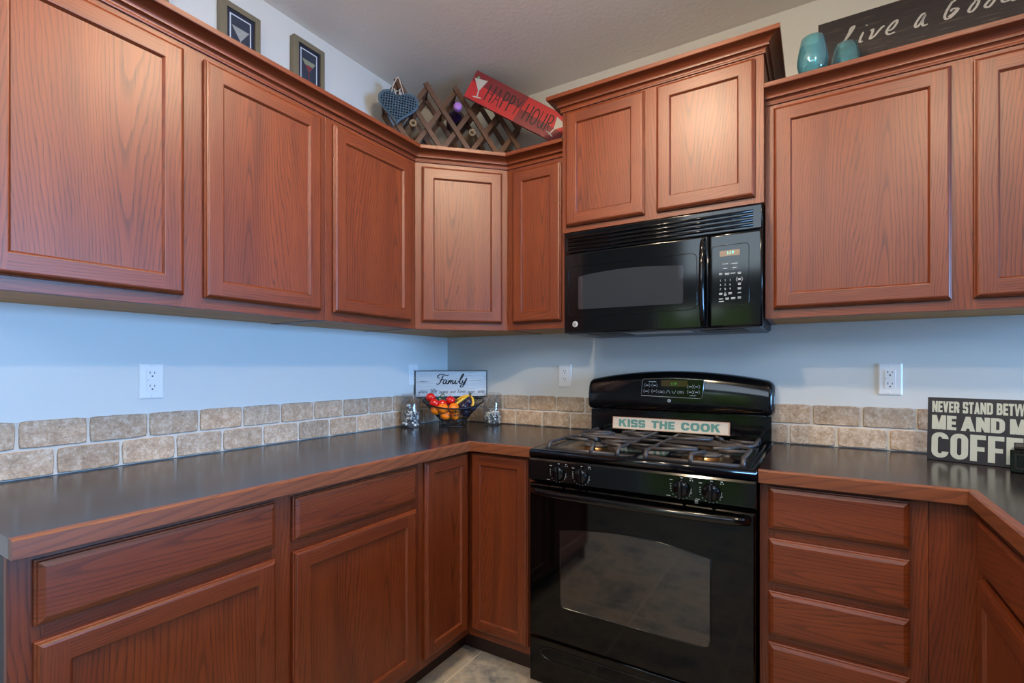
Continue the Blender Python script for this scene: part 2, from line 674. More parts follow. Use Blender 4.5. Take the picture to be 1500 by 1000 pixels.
def glyph(ch, W, H, tx, ty):
    """heavy block letter as a list of polygons in a W x H box"""
    out = []

    def seg(x0, y0, x1, y1, t):
        d = Vector((x1 - x0, y1 - y0))
        L = d.length
        d /= L
        n = Vector((-d.y, d.x)) * t / 2
        e = d * t
        a, b = Vector((x0, y0)) - e, Vector((x1, y1)) + e
        p = clip_poly([tuple(a + n), tuple(a - n), tuple(b - n), tuple(b + n)], 0, W, 0, H)
        if p:
            out.append(p)

    def rect(x0, y0, x1, y1):
        out.append([(x0, y0), (x1, y0), (x1, y1), (x0, y1)])

    def ring(x0, y0, x1, y1, left=True, right=True, gap=None):
        rx, ry = min((x1 - x0) * 0.48, (y1 - y0) * 0.38), min((x1 - x0) * 0.48, (y1 - y0) * 0.38)
        o = rrect(x0, y0, x1, y1, rx, ry, 8, left, right)
        q = rrect(x0 + tx, y0 + ty, x1 - tx, y1 - ty, max(rx - tx, (x1 - x0 - 2 * tx) * 0.45), max(ry - ty, 0.02 * H), 8, left, right)
        for k in range(len(o)):
            a, b, c, d = o[k - 1], o[k], q[k], q[k - 1]
            my = (a[1] + b[1] + c[1] + d[1]) / 4
            mx = (a[0] + b[0] + c[0] + d[0]) / 4
            if gap and mx > (x0 + x1) / 2 and gap[0] < my < gap[1]:
                continue
            out.append([a, b, c, d])
        return o, q
    if ch in 'NMWHKUEFTILAVPRBDY':
        pass
    m = H / 2
    if ch in 'EFKHNMLDBRP':
        rect(0, 0, tx, H)
    if ch == 'E':
        for y in (0, m - ty / 2, H - ty):
            rect(tx, y, W * (0.94 if 0 < y < H - ty else 1), y + ty)
    elif ch == 'F':
        rect(tx, H - ty, W, H)
        rect(tx, m - ty * 0.7, W * 0.92, m + ty * 0.3)
    elif ch == 'T':
        rect(W / 2 - tx / 2, 0, W / 2 + tx / 2, H)
        rect(0, H - ty, W, H)
    elif ch == 'I':
        rect(W / 2 - tx / 2, 0, W / 2 + tx / 2, H)
    elif ch == 'H':
        rect(W - tx, 0, W, H)
        rect(tx, m - ty / 2, W - tx, m + ty / 2)
    elif ch == 'N':
        rect(W - tx, 0, W, H)
        out.append([(0, H), (W - tx, 0), (W, 0), (tx, H)])
    elif ch == 'M':
        rect(W - tx, 0, W, H)
        out.append([(0, H), (W / 2 - tx * 0.35, 0), (W / 2 + tx * 0.35, 0), (tx, H)])
        out.append([(W - tx, H), (W / 2 - tx * 0.35, 0), (W / 2 + tx * 0.35, 0), (W, H)])
    elif ch == 'V':
        out.append([(0, H), (W / 2 - tx * 0.5, 0), (W / 2 + tx * 0.5, 0), (tx, H)])
        out.append([(W - tx, H), (W / 2 - tx * 0.5, 0), (W / 2 + tx * 0.5, 0), (W, H)])
    elif ch == 'W':
        for x in (0, W / 2 - tx * 0.0):
            w = W / 2
            out.append([(x, H), (x + w / 2 - tx * 0.42, 0), (x + w / 2 + tx * 0.42, 0), (x + tx * 0.8, H)])
            out.append([(x + w - tx * 0.4, H), (x + w / 2 - tx * 0.42, 0), (x + w / 2 + tx * 0.42, 0), (min(W, x + w + tx * 0.4), H)])
    elif ch == 'A':
        out.append([(0, 0), (tx, 0), (W / 2 + tx * 0.45, H), (W / 2 - tx * 0.45, H)])
        out.append([(W - tx, 0), (W, 0), (W / 2 + tx * 0.45, H), (W / 2 - tx * 0.45, H)])
        rect(W * 0.2, H * 0.18, W * 0.8, H * 0.18 + ty)
    elif ch == 'K':
        out.append([(tx * 0.8, m * 0.80), (W, H), (W - tx * 1.25, H), (tx * 0.8, m * 1.45)])
        out.append([(tx * 1.0, m * 1.25), (W - tx * 1.2, 0), (W, 0), (tx * 1.9, m * 1.5)])
    elif ch == 'O':
        ring(0, 0, W, H)
    elif ch == 'C':
        ring(0, 0, W, H, gap=(H * 0.40, H * 0.60))
    elif ch == 'D':
        ring(0, 0, W, H, left=False)
    elif ch == 'B':
        ring(0, 0, W, m + ty / 2, left=False)
        ring(0, m - ty / 2, W * 0.96, H, left=False)
    elif ch in 'RP':
        ring(0, m - ty * 0.6, W, H, left=False)
        if ch == 'R':
            out.append([(W * 0.45, m - ty * 0.4), (W - tx, 0), (W, 0), (W * 0.45 + tx, m)])
            rect(W - tx, 0, W, m * 0.72)
    elif ch == 'S':
        k = ty
        o = [(0, H * 0.30), (0, 0), (W, 0), (W, m + k / 2)]
        ring_r = W * 0.3
        rect(ring_r * 0.4, 0, W - ring_r * 0.4, k)
        rect(ring_r * 0.4, m - k / 2, W - ring_r * 0.4, m + k / 2)
        rect(ring_r * 0.4, H - k, W - ring_r * 0.4, H)
        out.append([(0, m), (ring_r * 0.5, m - k / 2), (tx, m), (tx, H - k * 0.5), (ring_r * 0.5, H), (0, H - ring_r * 0.4)])
        out.append([(W - tx, k * 0.5), (W - ring_r * 0.5, 0), (W, ring_r * 0.4), (W, m - 0.02 * H), (W - ring_r * 0.5, m + k / 2), (W - tx, m)])
        rect(0, ring_r * 0.4, tx, H * 0.30)
        out.append([(0, ring_r * 0.4), (ring_r * 0.4, 0), (tx, 0), (tx, ring_r * 0.6)])
        rect(W - tx, H * 0.70, W, H - ring_r * 0.4)
        out.append([(W - tx, H - ring_r * 0.6), (W, H - ring_r * 0.4), (W - ring_r * 0.4, H), (W - tx, H)])
    return out


def block_text(mb, text, x, y, H, widths, gap, tx, ty, c0, c1, space=None, slant=0.0):
    """writes block letters into mb; widths maps letter -> width as a share of H"""
    for ch in text:
        if ch == ' ':
            x += space if space is not None else H * 0.35
            continue
        Wd = widths.get(ch, widths['*']) * H
        for p in glyph(ch, Wd, H, tx * H, ty * H):
            q = [(x + a + slant * b, y + b) for a, b in p]
            ar = sum(q[k - 1][0] * q[k][1] - q[k][0] * q[k - 1][1] for k in range(len(q)))
            if ar < 0:
                q.reverse()
            mb.face([(a, b, c1 + 0.00002 * (len(mb.f) % 12)) for a, b in q])
        x += Wd + gap * H
    return x


def ribbon(mb, pts, w, c, taper=True, mi=0):
    """a brush stroke of width w lying in the (a, b) plane at height c"""
    P2 = [Vector(p) for p in pts]
    # smooth the path
    if len(P2) > 2:
        fine = []
        for k in range(len(P2) - 1):
            p0, p1, p2, p3 = P2[max(k - 1, 0)], P2[k], P2[k + 1], P2[min(k + 2, len(P2) - 1)]
            for s in range(5):
                x = s / 5
                fine.append(0.5 * ((2 * p1) + (p2 - p0) * x + (2 * p0 - 5 * p1 + 4 * p2 - p3) * x * x + (3 * p1 - p0 - 3 * p2 + p3) * x ** 3))
        fine.append(P2[-1])
        P2 = fine
    n = len(P2)
    Ls = []
    for k in range(n):
        d = P2[min(k + 1, n - 1)] - P2[max(k - 1, 0)]
        d = d.normalized() if d.length > 1e-9 else Vector((1, 0))
        s = 1.0
        if taper:
            s = 0.75 + 0.45 * abs(d.y)
            e = min(k, n - 1 - k)
            s *= min(1.0, 0.55 + 0.2 * e)
        nn = Vector((-d.y, d.x)) * w * s / 2
        Ls.append((P2[k] + nn, P2[k] - nn))
    for k in range(n - 1):
        a, b = Ls[k]
        d, e = Ls[k + 1]
        q = [b, e, d, a]
        mb.face([(p.x, p.y, c) for p in q], mi=mi)


def font_polys(text, size, shear=0.0, offset=0.0, align='LEFT', spacing=1.0):
    cu = bpy.data.curves.new('tmp', 'FONT')
    cu.body = text
    cu.size = size
    cu.shear = shear
    cu.offset = offset
    cu.align_x = align
    cu.space_character = spacing
    cu.resolution_u = 3
    o = bpy.data.objects.new('tmp', cu)
    COL.objects.link(o)
    dg = bpy.context.evaluated_depsgraph_get()
    me = bpy.data.meshes.new_from_object(o.evaluated_get(dg))
    polys = [[(me.vertices[i].co.x, me.vertices[i].co.y) for i in p.vertices] for p in me.polygons]
    bpy.data.objects.remove(o)
    bpy.data.curves.remove(cu)
    bpy.data.meshes.remove(me)
    return polys


def font_text(mb, text, x, y, size, c, mi=0, sx=1.0, **kw):
    for p in font_polys(text, size, **kw):
        q = [(x + a * sx, y + b) for a, b in p]
        ar = sum(q[k - 1][0] * q[k][1] - q[k][0] * q[k - 1][1] for k in range(len(q)))
        if ar < 0:
            q.reverse()
        mb.face([(a, b, c) for a, b in q], mi=mi)


# ================================================================== THE SETTING
x0, x1, y0, H, H2 = ROOM['x0'], ROOM['x1'], ROOM['y0'], ROOM['h'], ROOM['h2']
WT = 0.15


def wallbox(name, lo, hi, mat=WALL, holes=(), axis=0):
    """wall slab in world x, y, z; holes are (s0, s1, z0, z1) along the wall's run (axis 0 = x, 1 = y)"""
    mb = MB()
    (ax0, ay0, az0), (ax1, ay1, az1) = lo, hi
    s0, s1 = (ax0, ax1) if axis == 0 else (ay0, ay1)
    cuts = sorted({s0, s1, *[h[0] for h in holes], *[h[1] for h in holes]})
    zc = sorted({az0, az1, *[h[2] for h in holes], *[h[3] for h in holes]})
    for p, q in zip(cuts, cuts[1:]):
        for zl, zh in zip(zc, zc[1:]):
            if any(h[0] <= p and q <= h[1] and h[2] <= zl and zh <= h[3] for h in holes):
                continue
            if axis == 0:
                mb.box((p, zl, -ay1), (q, zh, -ay0))
            else:
                mb.box((ax0, zl, -q), (ax1, zh, -p))
    return struct(mb.build(name, mat))


fl = wallbox('floor', (x0, y0 - WT, -0.1), (x1, WT, 0), FLOOR)
wallbox('ceiling', (x0, KY, H), (x1, 0, H2 + 0.15), CEIL)
wallbox('ceiling_living_room', (x0, y0, H2), (x1, KY, H2 + 0.15), CEIL)
wallbox('wall_back', (x0, 0, 0), (x1, WT, H2))
wallbox('wall_left', (-0.12, -2.35, 0), (0, 0, H))
wallbox('wall_far_left', (x0 - WT, y0, 0), (x0, WT, H2 + 0.15), WALL2)
wallbox('wall_right', (x1, y0, 0), (x1 + WT, WT, H2 + 0.15), WALL2, holes=[ADDED_DINE], axis=1)
wallbox('added_header', (3.35, KY, 2.05), (3.5, 0, H))      # unseen header, added to keep window light off the upper left wall
wallbox('wall_front', (x0 - WT, y0 - WT, 0), (x1 + WT, y0, H2 + 0.15), WALL2, holes=[DOOR, ADDED_HIGHW])
FRAMEW = plain('white_window_frame', srgb(225, 226, 226), 0.4)


def opening(name, o, ax, a0, a1, b0, b1, mull):
    mb = MB(o, ax)
    t = 0.05
    for lo, hi in (((a0, b0, -0.04), (a0 + t, b1, 0.04)), ((a1 - t, b0, -0.04), (a1, b1, 0.04)),
                   ((a0 + t, b0, -0.04), (a1 - t, b0 + t, 0.04)), ((a0 + t, b1 - t, -0.04), (a1 - t, b1, 0.04)),
                   ((mull - 0.03, b0 + t, -0.03), (mull + 0.03, b1 - t, 0.03))):
        mb.box(lo, hi)
    fr = struct(mb.build(name, FRAMEW))
    fr['base'] = (0, 0, 0)
    mb = MB(o, ax)
    mb.box((a0 + t, b0 + t, -0.004), (a1 - t, b1 - t, 0.004))
    mb.build('pane', PANE, fr)
    return fr


opening('door_1', (0, y0 - 0.07, 0), (-1, 0, 0), -DOOR[1], -DOOR[0], 0.0, DOOR[3], -(DOOR[0] + DOOR[1]) / 2)
opening('added_window_1', (x1 + 0.07, 0, 0), (0, -1, 0), -ADDED_DINE[1], -ADDED_DINE[0], ADDED_DINE[2], ADDED_DINE[3], -(ADDED_DINE[0] + ADDED_DINE[1]) / 2)  # added, unseen window around the blue side lamp
opening('added_window_2', (0, y0 - 0.07, 0), (-1, 0, 0), -ADDED_HIGHW[1], -ADDED_HIGHW[0], ADDED_HIGHW[2], ADDED_HIGHW[3], -(ADDED_HIGHW[0] + ADDED_HIGHW[1]) / 2)  # added, unseen high window around the lamp for the door sheen
# garden outside, seen only as reflections in the black appliances
LAWN = plain('lawn', srgb(126, 146, 70), 0.9, var=0.3, vscale=3)
HEDGE = plain('hedge_leaves', srgb(150, 176, 84), 0.9, var=0.5, vscale=6)
mb = MB()
mb.box((-14, -0.35, 5.8), (16, -0.15, 24))
mb.box((7.2, -0.35, -14), (20, -0.15, 5.8))
struct(mb.build('ground', LAWN))
mb = MB()
for k in range(16):
    xx = -8 + k * 1.05
    hh = random.uniform(2.7, 3.7)
    prof = [(0.5, 0), (0.95, hh * 0.25), (1.05, hh * 0.5), (0.8, hh * 0.8), (0.35, hh * 0.97), (0, hh)]
    mb.lathe(prof, (xx, -0.16, 11.5 + random.uniform(-0.4, 0.4)), n=10)
struct(mb.build('hedge', HEDGE))

# recessed ceiling lamps (behind and above the camera)
for k, (lx, ly, e, eg) in enumerate(CANS):
    lab = ['round ceiling lamp in the middle of the kitchen', 'round ceiling lamp over the right counter', 'round ceiling lamp out in front of the left counter'][k]
    t = thing('ceiling_lamp', lab, 'ceiling lamp', (lx, ly, H), 'round ceiling lamps')
    mb = MB((lx, ly, H))
    mb.lathe([(0.09, -0.001), (0.125, -0.001), (0.128, -0.010), (0.120, -0.016), (0.09, -0.016), (0.09, -0.001)], n=32)
    mb.build('trim_ring', FRAMEW, t)
    mb = MB((lx, ly, H))
    mb.lathe([(0.0, -0.070), (0.05, -0.064), (0.09, -0.042), (0.112, -0.0165)], n=32)
    mb.build('lens', LENS, t)
    add_light('ceiling_lamp_light', 'SPOT', (lx, ly, H - 0.09), e, LAMP_COL, 0.045, (lx, ly, 0), cone=172)
    add_light('ceiling_lamp_glow', 'POINT', (lx, ly, H - 0.13), eg, LAMP_COL, 0.06)

# ------------------------------------------------------------------ backsplash
def backsplash(name, ax, a0, a1, top_j, bot_j, pitch):
    mb = MB((0, 0, 0), ax)
    mb.tint = (1, 1, 1, 1)
    z0, zm, z1 = 0.9155, 0.9935, 1.072
    mb.box((a0, z0, 0.0), (a1, z1 - 0.003, 0.0065), mi=1)
    for row, (lo, hi, j0) in enumerate(((z0 + 0.001, zm - 0.0025, bot_j), (zm + 0.0025, z1, top_j))):
        k0 = math.floor((a0 - j0) / pitch)
        for k in range(k0, k0 + 60):
            s, e = j0 + k * pitch + 0.003, j0 + (k + 1) * pitch - 0.003
            s, e = max(s, a0), min(e, a1)
            if e - s < 0.01:
                continue
            v = random.uniform(0.82, 1.12)
            w = random.uniform(-0.05, 0.05)
            mb.tint = (v * (1 + w), v, v * (1 - w), 1)
            # tumbled tile: wavering outline, rounded edge, slightly uneven face
            out, inn = [], []
            seg = 7
            edge = [(s + (e - s) * q / seg, lo) for q in range(seg)] + [(e, lo + (hi - lo) * q / 4) for q in range(4)] + \
                   [(e - (e - s) * q / seg, hi) for q in range(seg)] + [(s, hi - (hi - lo) * q / 4) for q in range(4)]
            cx, cy = (s + e) / 2, (lo + hi) / 2
            for (px, py) in edge:
                corner = (px in (s, e)) and (py in (lo, hi))
                r = random.uniform(0, 0.0016) + (0.0022 if corner else 0)
                dx = -1 if px > cx + (e - s) * 0.49 else (1 if px < cx - (e - s) * 0.49 else 0)
                dy = -1 if py > cy + (hi - lo) * 0.49 else (1 if py < cy - (hi - lo) * 0.49 else 0)
                out.append((px + dx * r, py + dy * r))
                inn.append((px + dx * (r + 0.003), py + dy * (r + 0.003)))
            n = len(out)
            for q in range(n):
                a, b = out[q - 1], out[q]
                c, d = inn[q], inn[q - 1]
                mb.face([(a[0], a[1], 0.002), (b[0], b[1], 0.002), (b[0], b[1], 0.0095), (a[0], a[1], 0.0095)])
                mb.face([(a[0], a[1], 0.0095), (b[0], b[1], 0.0095), (c[0], c[1], 0.0115), (d[0], d[1], 0.0115)], smooth=True)
            mb.face([(p[0], p[1], 0.0115) for p in inn])
    mb.tint = (1, 1, 1, 1)
    return struct(mb.build(name, [TILE, GROUT]))


backsplash('trim_1', (0, 1, 0), -2.05, -0.0065, -1.835, -1.755, 0.1540)
backsplash('trim_2', (1, 0, 0), 0.012, 2.80, 0.553, 0.474, 0.1590)

# ================================================================== CABINETS
DT = 0.019   # door thickness


def door_mesh(fr, a0, a1, b0, b1, c0, parent, name='door', w=0.056, grain=(0, 1, 0)):
    """frame-and-flat-panel door: stepped outer edge, butt-jointed stiles and rails, recessed panel as a child"""
    o, ax = fr
    mb = MB(o, ax)
    t = c0 + DT
    rings = [(0, c0), (0, t - 0.009), (0.0025, t - 0.0075), (0.004, t - 0.004), (0.0075, t - 0.0012), (0.011, t)]

    def rect(i):
        return [(a0 + i, b0 + i), (a1 - i, b0 + i), (a1 - i, b1 - i), (a0 + i, b1 - i)]
    offs = [(random.uniform(.12, .45), random.uniform(-3, 3)) for _ in range(4)]

    def band(r0, r1):
        (i0, z0), (i1, z1) = r0, r1
        A, B = rect(i0), rect(i1)
        for k in range(4):
            k2 = (k + 1) % 4
            g = (1, 0, 0) if k in (0, 2) else (0, 1, 0)
            mb.face([(*A[k], z0), (*A[k2], z0), (*B[k2], z1), (*B[k], z1)], g, offs[k], center=(a0, b0, 0))
    for r0, r1 in zip(rings, rings[1:]):
        band(r0, r1)
    i, j = rings[-1][0], w - 0.007
    cc = lambda x, y: (x, y, 0)
    mb.face([(a0 + i, b0 + i, t), (a0 + j, b0 + i, t), (a0 + j, b1 - i, t), (a0 + i, b1 - i, t)], (0, 1, 0), offs[3], center=cc(a0, b0))
    mb.face([(a1 - j, b0 + i, t), (a1 - i, b0 + i, t), (a1 - i, b1 - i, t), (a1 - j, b1 - i, t)], (0, 1, 0), offs[1], center=cc(a1, b0))
    mb.face([(a0 + j, b0 + i, t), (a1 - j, b0 + i, t), (a1 - j, b0 + j, t), (a0 + j, b0 + j, t)], (1, 0, 0), offs[0], center=cc(a0, b0))
    mb.face([(a0 + j, b1 - j, t), (a1 - j, b1 - j, t), (a1 - j, b1 - i, t), (a0 + j, b1 - i, t)], (1, 0, 0), offs[2], center=cc(a0, b1))
    inner = [(j, t), (j + 0.002, t - 0.0005), (w - 0.001, t - 0.0065), (w, t - 0.0085)]
    for r0, r1 in zip(inner, inner[1:]):
        band(r0, r1)
    A = rect(0)
    mb.face([(*p, c0) for p in reversed(A)], (0, 1, 0), offs[0])
    d = mb.build(name, OAK, parent)
    mb = MB(o, ax)
    mx = (a0 + a1) / 2 + random.choice((-1, 1)) * random.uniform(0.02, 0.12)
    flip = random.choice((-1, 1))
    off = (0, random.uniform(-5, 5))
    mb.box((a0 + w - 0.002, b0 + w - 0.002, t - 0.0125), (a1 - w + 0.002, b1 - w + 0.002, t - 0.0084), (0, 1, 0), off)
    # centre the growth rings on the panel
    mb.uv = [[(u + ((a0 + a1) / 2 - mx), v * flip) for u, v in q] for q in mb.uv]
    mb.build('panel', OAK, d)
    return d


def slab_mesh(fr, a0, a1, b0, b1, c0, parent, name='drawer_front'):
    o, ax = fr
    mb = MB(o, ax)
    t = c0 + DT
    rings = [(0, c0), (0, t - 0.010), (0.003, t - 0.0085), (0.0045, t - 0.0045), (0.012, t - 0.001), (0.0145, t)]

    def rect(i):
        return [(a0 + i, b0 + i), (a1 - i, b0 + i), (a1 - i, b1 - i), (a0 + i, b1 - i)]
    off = (random.uniform(-0.05, 0.05), random.uniform(-4, 4))
    c = ((a0 + a1) / 2, (b0 + b1) / 2, 0)
    for (i0, z0), (i1, z1) in zip(rings, rings[1:]):
        A, B = rect(i0), rect(i1)
        for k in range(4):
            k2 = (k + 1) % 4
            mb.face([(*A[k], z0), (*A[k2], z0), (*B[k2], z1), (*B[k], z1)], (1, 0, 0), off, center=c)
    mb.face([(*p, t) for p in rect(0.0145)], (1, 0, 0), off, center=c)
    mb.face([(*p, c0) for p in reversed(rect(0))], (1, 0, 0), off, center=c)
    return mb.build(name, OAK, parent)


def frame_mesh(fr, a0, a1, b0, b1, c0, c1, parent, stiles, rails, name='face_frame'):
    """stiles [(a0, a1)] run full height, rails [(b0, b1)] between them"""
    o, ax = fr
    mb = MB(o, ax)
    for s, e in stiles:
        mb.box((s, b0, c0), (e, b1, c1), (0, 1, 0))
    for (s, e), (s2, e2) in zip(stiles, stiles[1:]):
        for r0, r1 in rails:
            mb.box((e, r0, c0), (s2, r1, c1), (1, 0, 0))
    return mb.build(name, OAK, parent, bevel=0.0008)


def upper_carcass(fr, a0, a1, b0, b1, d, parent):
    o, ax = fr
    mb = MB(o, ax)
    mb.box((a0, b0, 0.001), (a0 + 0.016, b1, d), (0, 1, 0))
    mb.box((a1 - 0.016, b0, 0.001), (a1, b1, d), (0, 1, 0))
    mb.box((a0 + 0.016, b1 - 0.016, 0.001), (a1 - 0.016, b1, d), (1, 0, 0))
    mb.box((a0 + 0.016, b0 + 0.03, 0.001), (a1 - 0.016, b1 - 0.016, 0.008), (0, 1, 0))
    c = mb.build('carcass', OAK, parent)
    mb = MB(o, ax)
    mb.box((a0 + 0.016, b0 + 0.0015, 0.001), (a1 - 0.016, b0 + 0.024, d), (1, 0, 0))
    mb.build('bottom_panel', MAPLE, parent)
    return c


LEFT = ((0, 0, 0), (0, 1, 0))
BACK = ((0, 0, 0), (1, 0, 0))
UB, UT = 1.390, 2.150          # upper cabinets: underside and top
UD, UF = 0.291, 0.310          # carcass depth, face-frame front
DB, DTOP = 1.422, 2.117        # door bottom and top

# -- left wall uppers
t = thing('wall_cabinet', 'two-door stained oak wall cabinet at left, above the outlet on the left wall', 'cabinet', (0, -1.55, UB))
upper_carcass(LEFT, -2.02, -1.0865, UB, UT, UD, t)
frame_mesh(LEFT, -2.02, -1.0865, UB, UT, UD, UF, t, [(-2.02, -1.965), (-1.575, -1.503), (-1.120, -1.0865)], [(UB, UB + 0.04), (UT - 0.045, UT)])
door_mesh(LEFT, -1.975, -1.566, DB, DTOP, UF + 0.001, t)
door_mesh(LEFT, -1.511, -1.112, DB, DTOP, UF + 0.001, t)
t = thing('wall_cabinet', 'single-door oak wall cabinet on the left wall beside the angled corner cabinet', 'cabinet', (0, -0.85, UB))
upper_carcass(LEFT, -1.0855, -0.6115, UB, UT, UD, t)
frame_mesh(LEFT, -1.0855, -0.6115, UB, UT, UD, UF, t, [(-1.0855, -1.05), (-0.66, -0.6115)], [(UB, UB + 0.04), (UT - 0.045, UT)])
door_mesh(LEFT, -1.058, -0.647, DB, DTOP, UF + 0.001, t)

# -- diagonal corner cabinet
t = thing('corner_wall_cabinet', 'angled corner wall cabinet with one oak door under the wine rack', 'cabinet', (0, 0, UB))
mb = MB()
poly = [(0.001, -0.001), (0.001, -0.610), (0.297, -0.610), (0.610, -0.297), (0.610, -0.001)]


def vprism(mb, poly, z0, z1, mi=0, grain=(0, 0, 1)):
    """vertical prism on a plan outline (x, y)"""
    ar = sum(poly[k - 1][0] * poly[k][1] - poly[k][0] * poly[k - 1][1] for k in range(len(poly)))
    if ar < 0:
        poly = list(reversed(poly))
    L = lambda x, y, z: (x, z, -y)
    n = len(poly)
    mb.face([L(x, y, z1) for x, y in poly], (1, 0, 0), (0.2, 1), mi)
    mb.face([L(x, y, z0) for x, y in reversed(poly)], (1, 0, 0), (0.2, 1), mi)
    for k in range(n):
        p, q = poly[k], poly[(k + 1) % n]
        mb.face([L(*p, z0), L(*q, z0), L(*q, z1), L(*p, z1)], (0, 1, 0), (0.3, 0.5 * k), mi)


vprism(mb, poly, UB + 0.024, UT)
mb.build('carcass', OAK, t)
mb = MB()
vprism(mb, poly, UB + 0.0015, UB + 0.0235)
mb.build('bottom_panel', MAPLE, t)
s2 = math.sqrt(0.5)
DIAG = ((0.310, -0.6105, 0), (s2, s2, 0))
DL = 0.3005 * math.sqrt(2)
# face frame front lies on the line x - y = 0.92
frame_mesh(DIAG, 0, DL, UB, UT, -0.0085, 0.0, t, [(0.0, 0.045), (DL - 0.045, DL)], [(UB, UB + 0.04), (UT - 0.045, UT)])
door_mesh(DIAG, 0.030, DL - 0.028, DB, DTOP, 0.001, t)

# -- narrow back cabinet
t = thing('wall_cabinet', 'narrow single-door oak wall cabinet between the angled corner cabinet and microwave', 'cabinet', (0.76, 0, UB))
upper_carcass(BACK, 0.6115, 0.9155, UB, UT, UD, t)
frame_mesh(BACK, 0.6115, 0.9155, UB, UT, UD, UF, t, [(0.6115, 0.665), (0.875, 0.9155)], [(UB, UB + 0.04), (UT - 0.045, UT)])
door_mesh(BACK, 0.645, 0.893, DB, DTOP, UF + 0.001, t)

# -- cabinet over the microwave
MX0, MX1, MD = 0.9165, 1.6855, 0.355
t = thing('wall_cabinet', 'raised two-door oak wall cabinet directly above the black microwave', 'cabinet', (1.3, 0, 1.79))
upper_carcass(BACK, MX0, MX1, 1.790, 2.315, MD - 0.019, t)
frame_mesh(BACK, MX0, MX1, 1.790, 2.315, MD - 0.019, MD, t, [(MX0, 0.95), (1.262, 1.330), (1.648, MX1)], [(1.79, 1.828), (2.272, 2.315)])
door_mesh(BACK, 0.936, 1.272, 1.813, 2.292, MD + 0.001, t)
door_mesh(BACK, 1.318, 1.658, 1.813, 2.292, MD + 0.001, t)

# -- right-hand uppers
t = thing('wall_cabinet', 'wide two-door oak wall cabinet right of the microwave, under the black wooden sign', 'cabinet', (2.2, 0, UB))
upper_carcass(BACK, 1.6865, 2.755, UB, UT, UD, t)
frame_mesh(BACK, 1.6865, 2.755, UB, UT, UD, UF, t, [(1.6865, 1.735), (2.172, 2.246), (2.70, 2.755)], [(UB, UB + 0.04), (UT - 0.045, UT)])
door_mesh(BACK, 1.713, 2.185, DB, DTOP + 0.004, UF + 0.001, t)
door_mesh(BACK, 2.235, 2.715, DB, DTOP + 0.004, UF + 0.001, t)

mb = MB(*BACK)
mb.box((1.6875, 2.1505, 0.002), (2.7545, 2.1975, 0.297), (1, 0, 0))
mb.build('top_panel', OAK, t)

# -- crown mouldings


def crown_prof(z):
    pr = [(-0.012, z), (0.005, z), (0.006, z + 0.004), (0.005, z + 0.009)]
    for k in range(7):          # small cove
        a = k / 6 * PI / 2
        pr.append((0.005 + 0.010 * (1 - math.cos(a)), z + 0.009 + 0.009 * math.sin(a)))
    pr += [(0.018, z + 0.0185), (0.0185, z + 0.0215), (0.0165, z + 0.0225)]
    for k in range(9):          # large cove
        a = k / 8 * PI / 2
        pr.append((0.0145 + 0.035 * (1 - math.cos(a)) ** 0.85, z + 0.0235 + 0.0195 * math.sin(a)))
    pr += [(0.0510, z + 0.0435), (0.0520, z + 0.0455), (0.0520, z + 0.0585), (0.0510, z + 0.0595), (-0.012, z + 0.0595), (-0.012, z)]
    return pr


cz = 2.138
f = UF + 0.0005
mb = MB()
mb.sweep(crown_prof(cz), [(f, -2.02), (f, -0.6105), (0.6105, -f), (MX0 - 0.0008, -f)], off=(0.15, 0.3))
tag(mb.build('crown_moulding', OAK), 'long oak crown moulding along the left and corner wall cabinets', 'moulding')
mb = MB()
f2 = MD + 0.0005
zc = 2.303
mb.sweep(crown_prof(zc), [(MX0 - 0.0005, -0.001), (MX0 - 0.0005, -f2), (MX1 + 0.0005, -f2), (MX1 + 0.0005, -0.001)], off=(0.25, 1.3))
tag(mb.build('crown_moulding', OAK), 'raised oak crown moulding wrapping the cabinet above the microwave', 'moulding')
mb = MB()
mb.sweep(crown_prof(cz), [(MX1 + 0.0015, -f), (2.755, -f)], off=(0.2, 2.3))
tag(mb.build('crown_moulding', OAK), 'oak crown moulding right of the microwave, below the black wooden sign', 'moulding')

# -- base cabinets
BT, BF, BDp = 0.8755, 0.600, 0.581
TK = 0.105


def base_carcass(fr, a0, a1, parent, d=BDp, kick=(0.0, 0.0)):
    o, ax = fr
    mb = MB(o, ax)
    mb.box((a0, TK, 0.001), (a0 + 0.018, BT, d), (0, 1, 0))
    mb.box((a1 - 0.018, TK, 0.001), (a1, BT, d), (0, 1, 0))
    mb.box((a0 + 0.018, TK, 0.001), (a1 - 0.018, TK + 0.016, d), (1, 0, 0))
    mb.box((a0 + 0.018, TK + 0.016, 0.001), (a1 - 0.018, BT, 0.01), (0, 1, 0))
    mb.build('carcass', OAK, parent)
    mb = MB(o, ax)
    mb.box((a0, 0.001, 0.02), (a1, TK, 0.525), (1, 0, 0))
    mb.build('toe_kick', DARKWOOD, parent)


t = thing('base_cabinet', 'oak base cabinet with two drawers over two doors along the left wall', 'cabinet', (0, -1.45, 0))
base_carcass(LEFT, -1.975, -0.9065, t)
frame_mesh(LEFT, -1.989, -0.9065, TK, BT, BDp, BF, t, [(-1.989, -1.94), (-1.485, -1.415), (-0.945, -0.9065)],
           [(TK, TK + 0.045), (0.700, 0.745), (BT - 0.03, BT)])
slab_mesh(LEFT, -1.955, -1.476, 0.738, 0.861, BF + 0.001, t)
slab_mesh(LEFT, -1.424, -0.932, 0.738, 0.861, BF + 0.001, t)
door_mesh(LEFT, -1.955, -1.475, 0.138, 0.708, BF + 0.001, t)
door_mesh(LEFT, -1.424, -0.932, 0.138, 0.708, BF + 0.001, t)
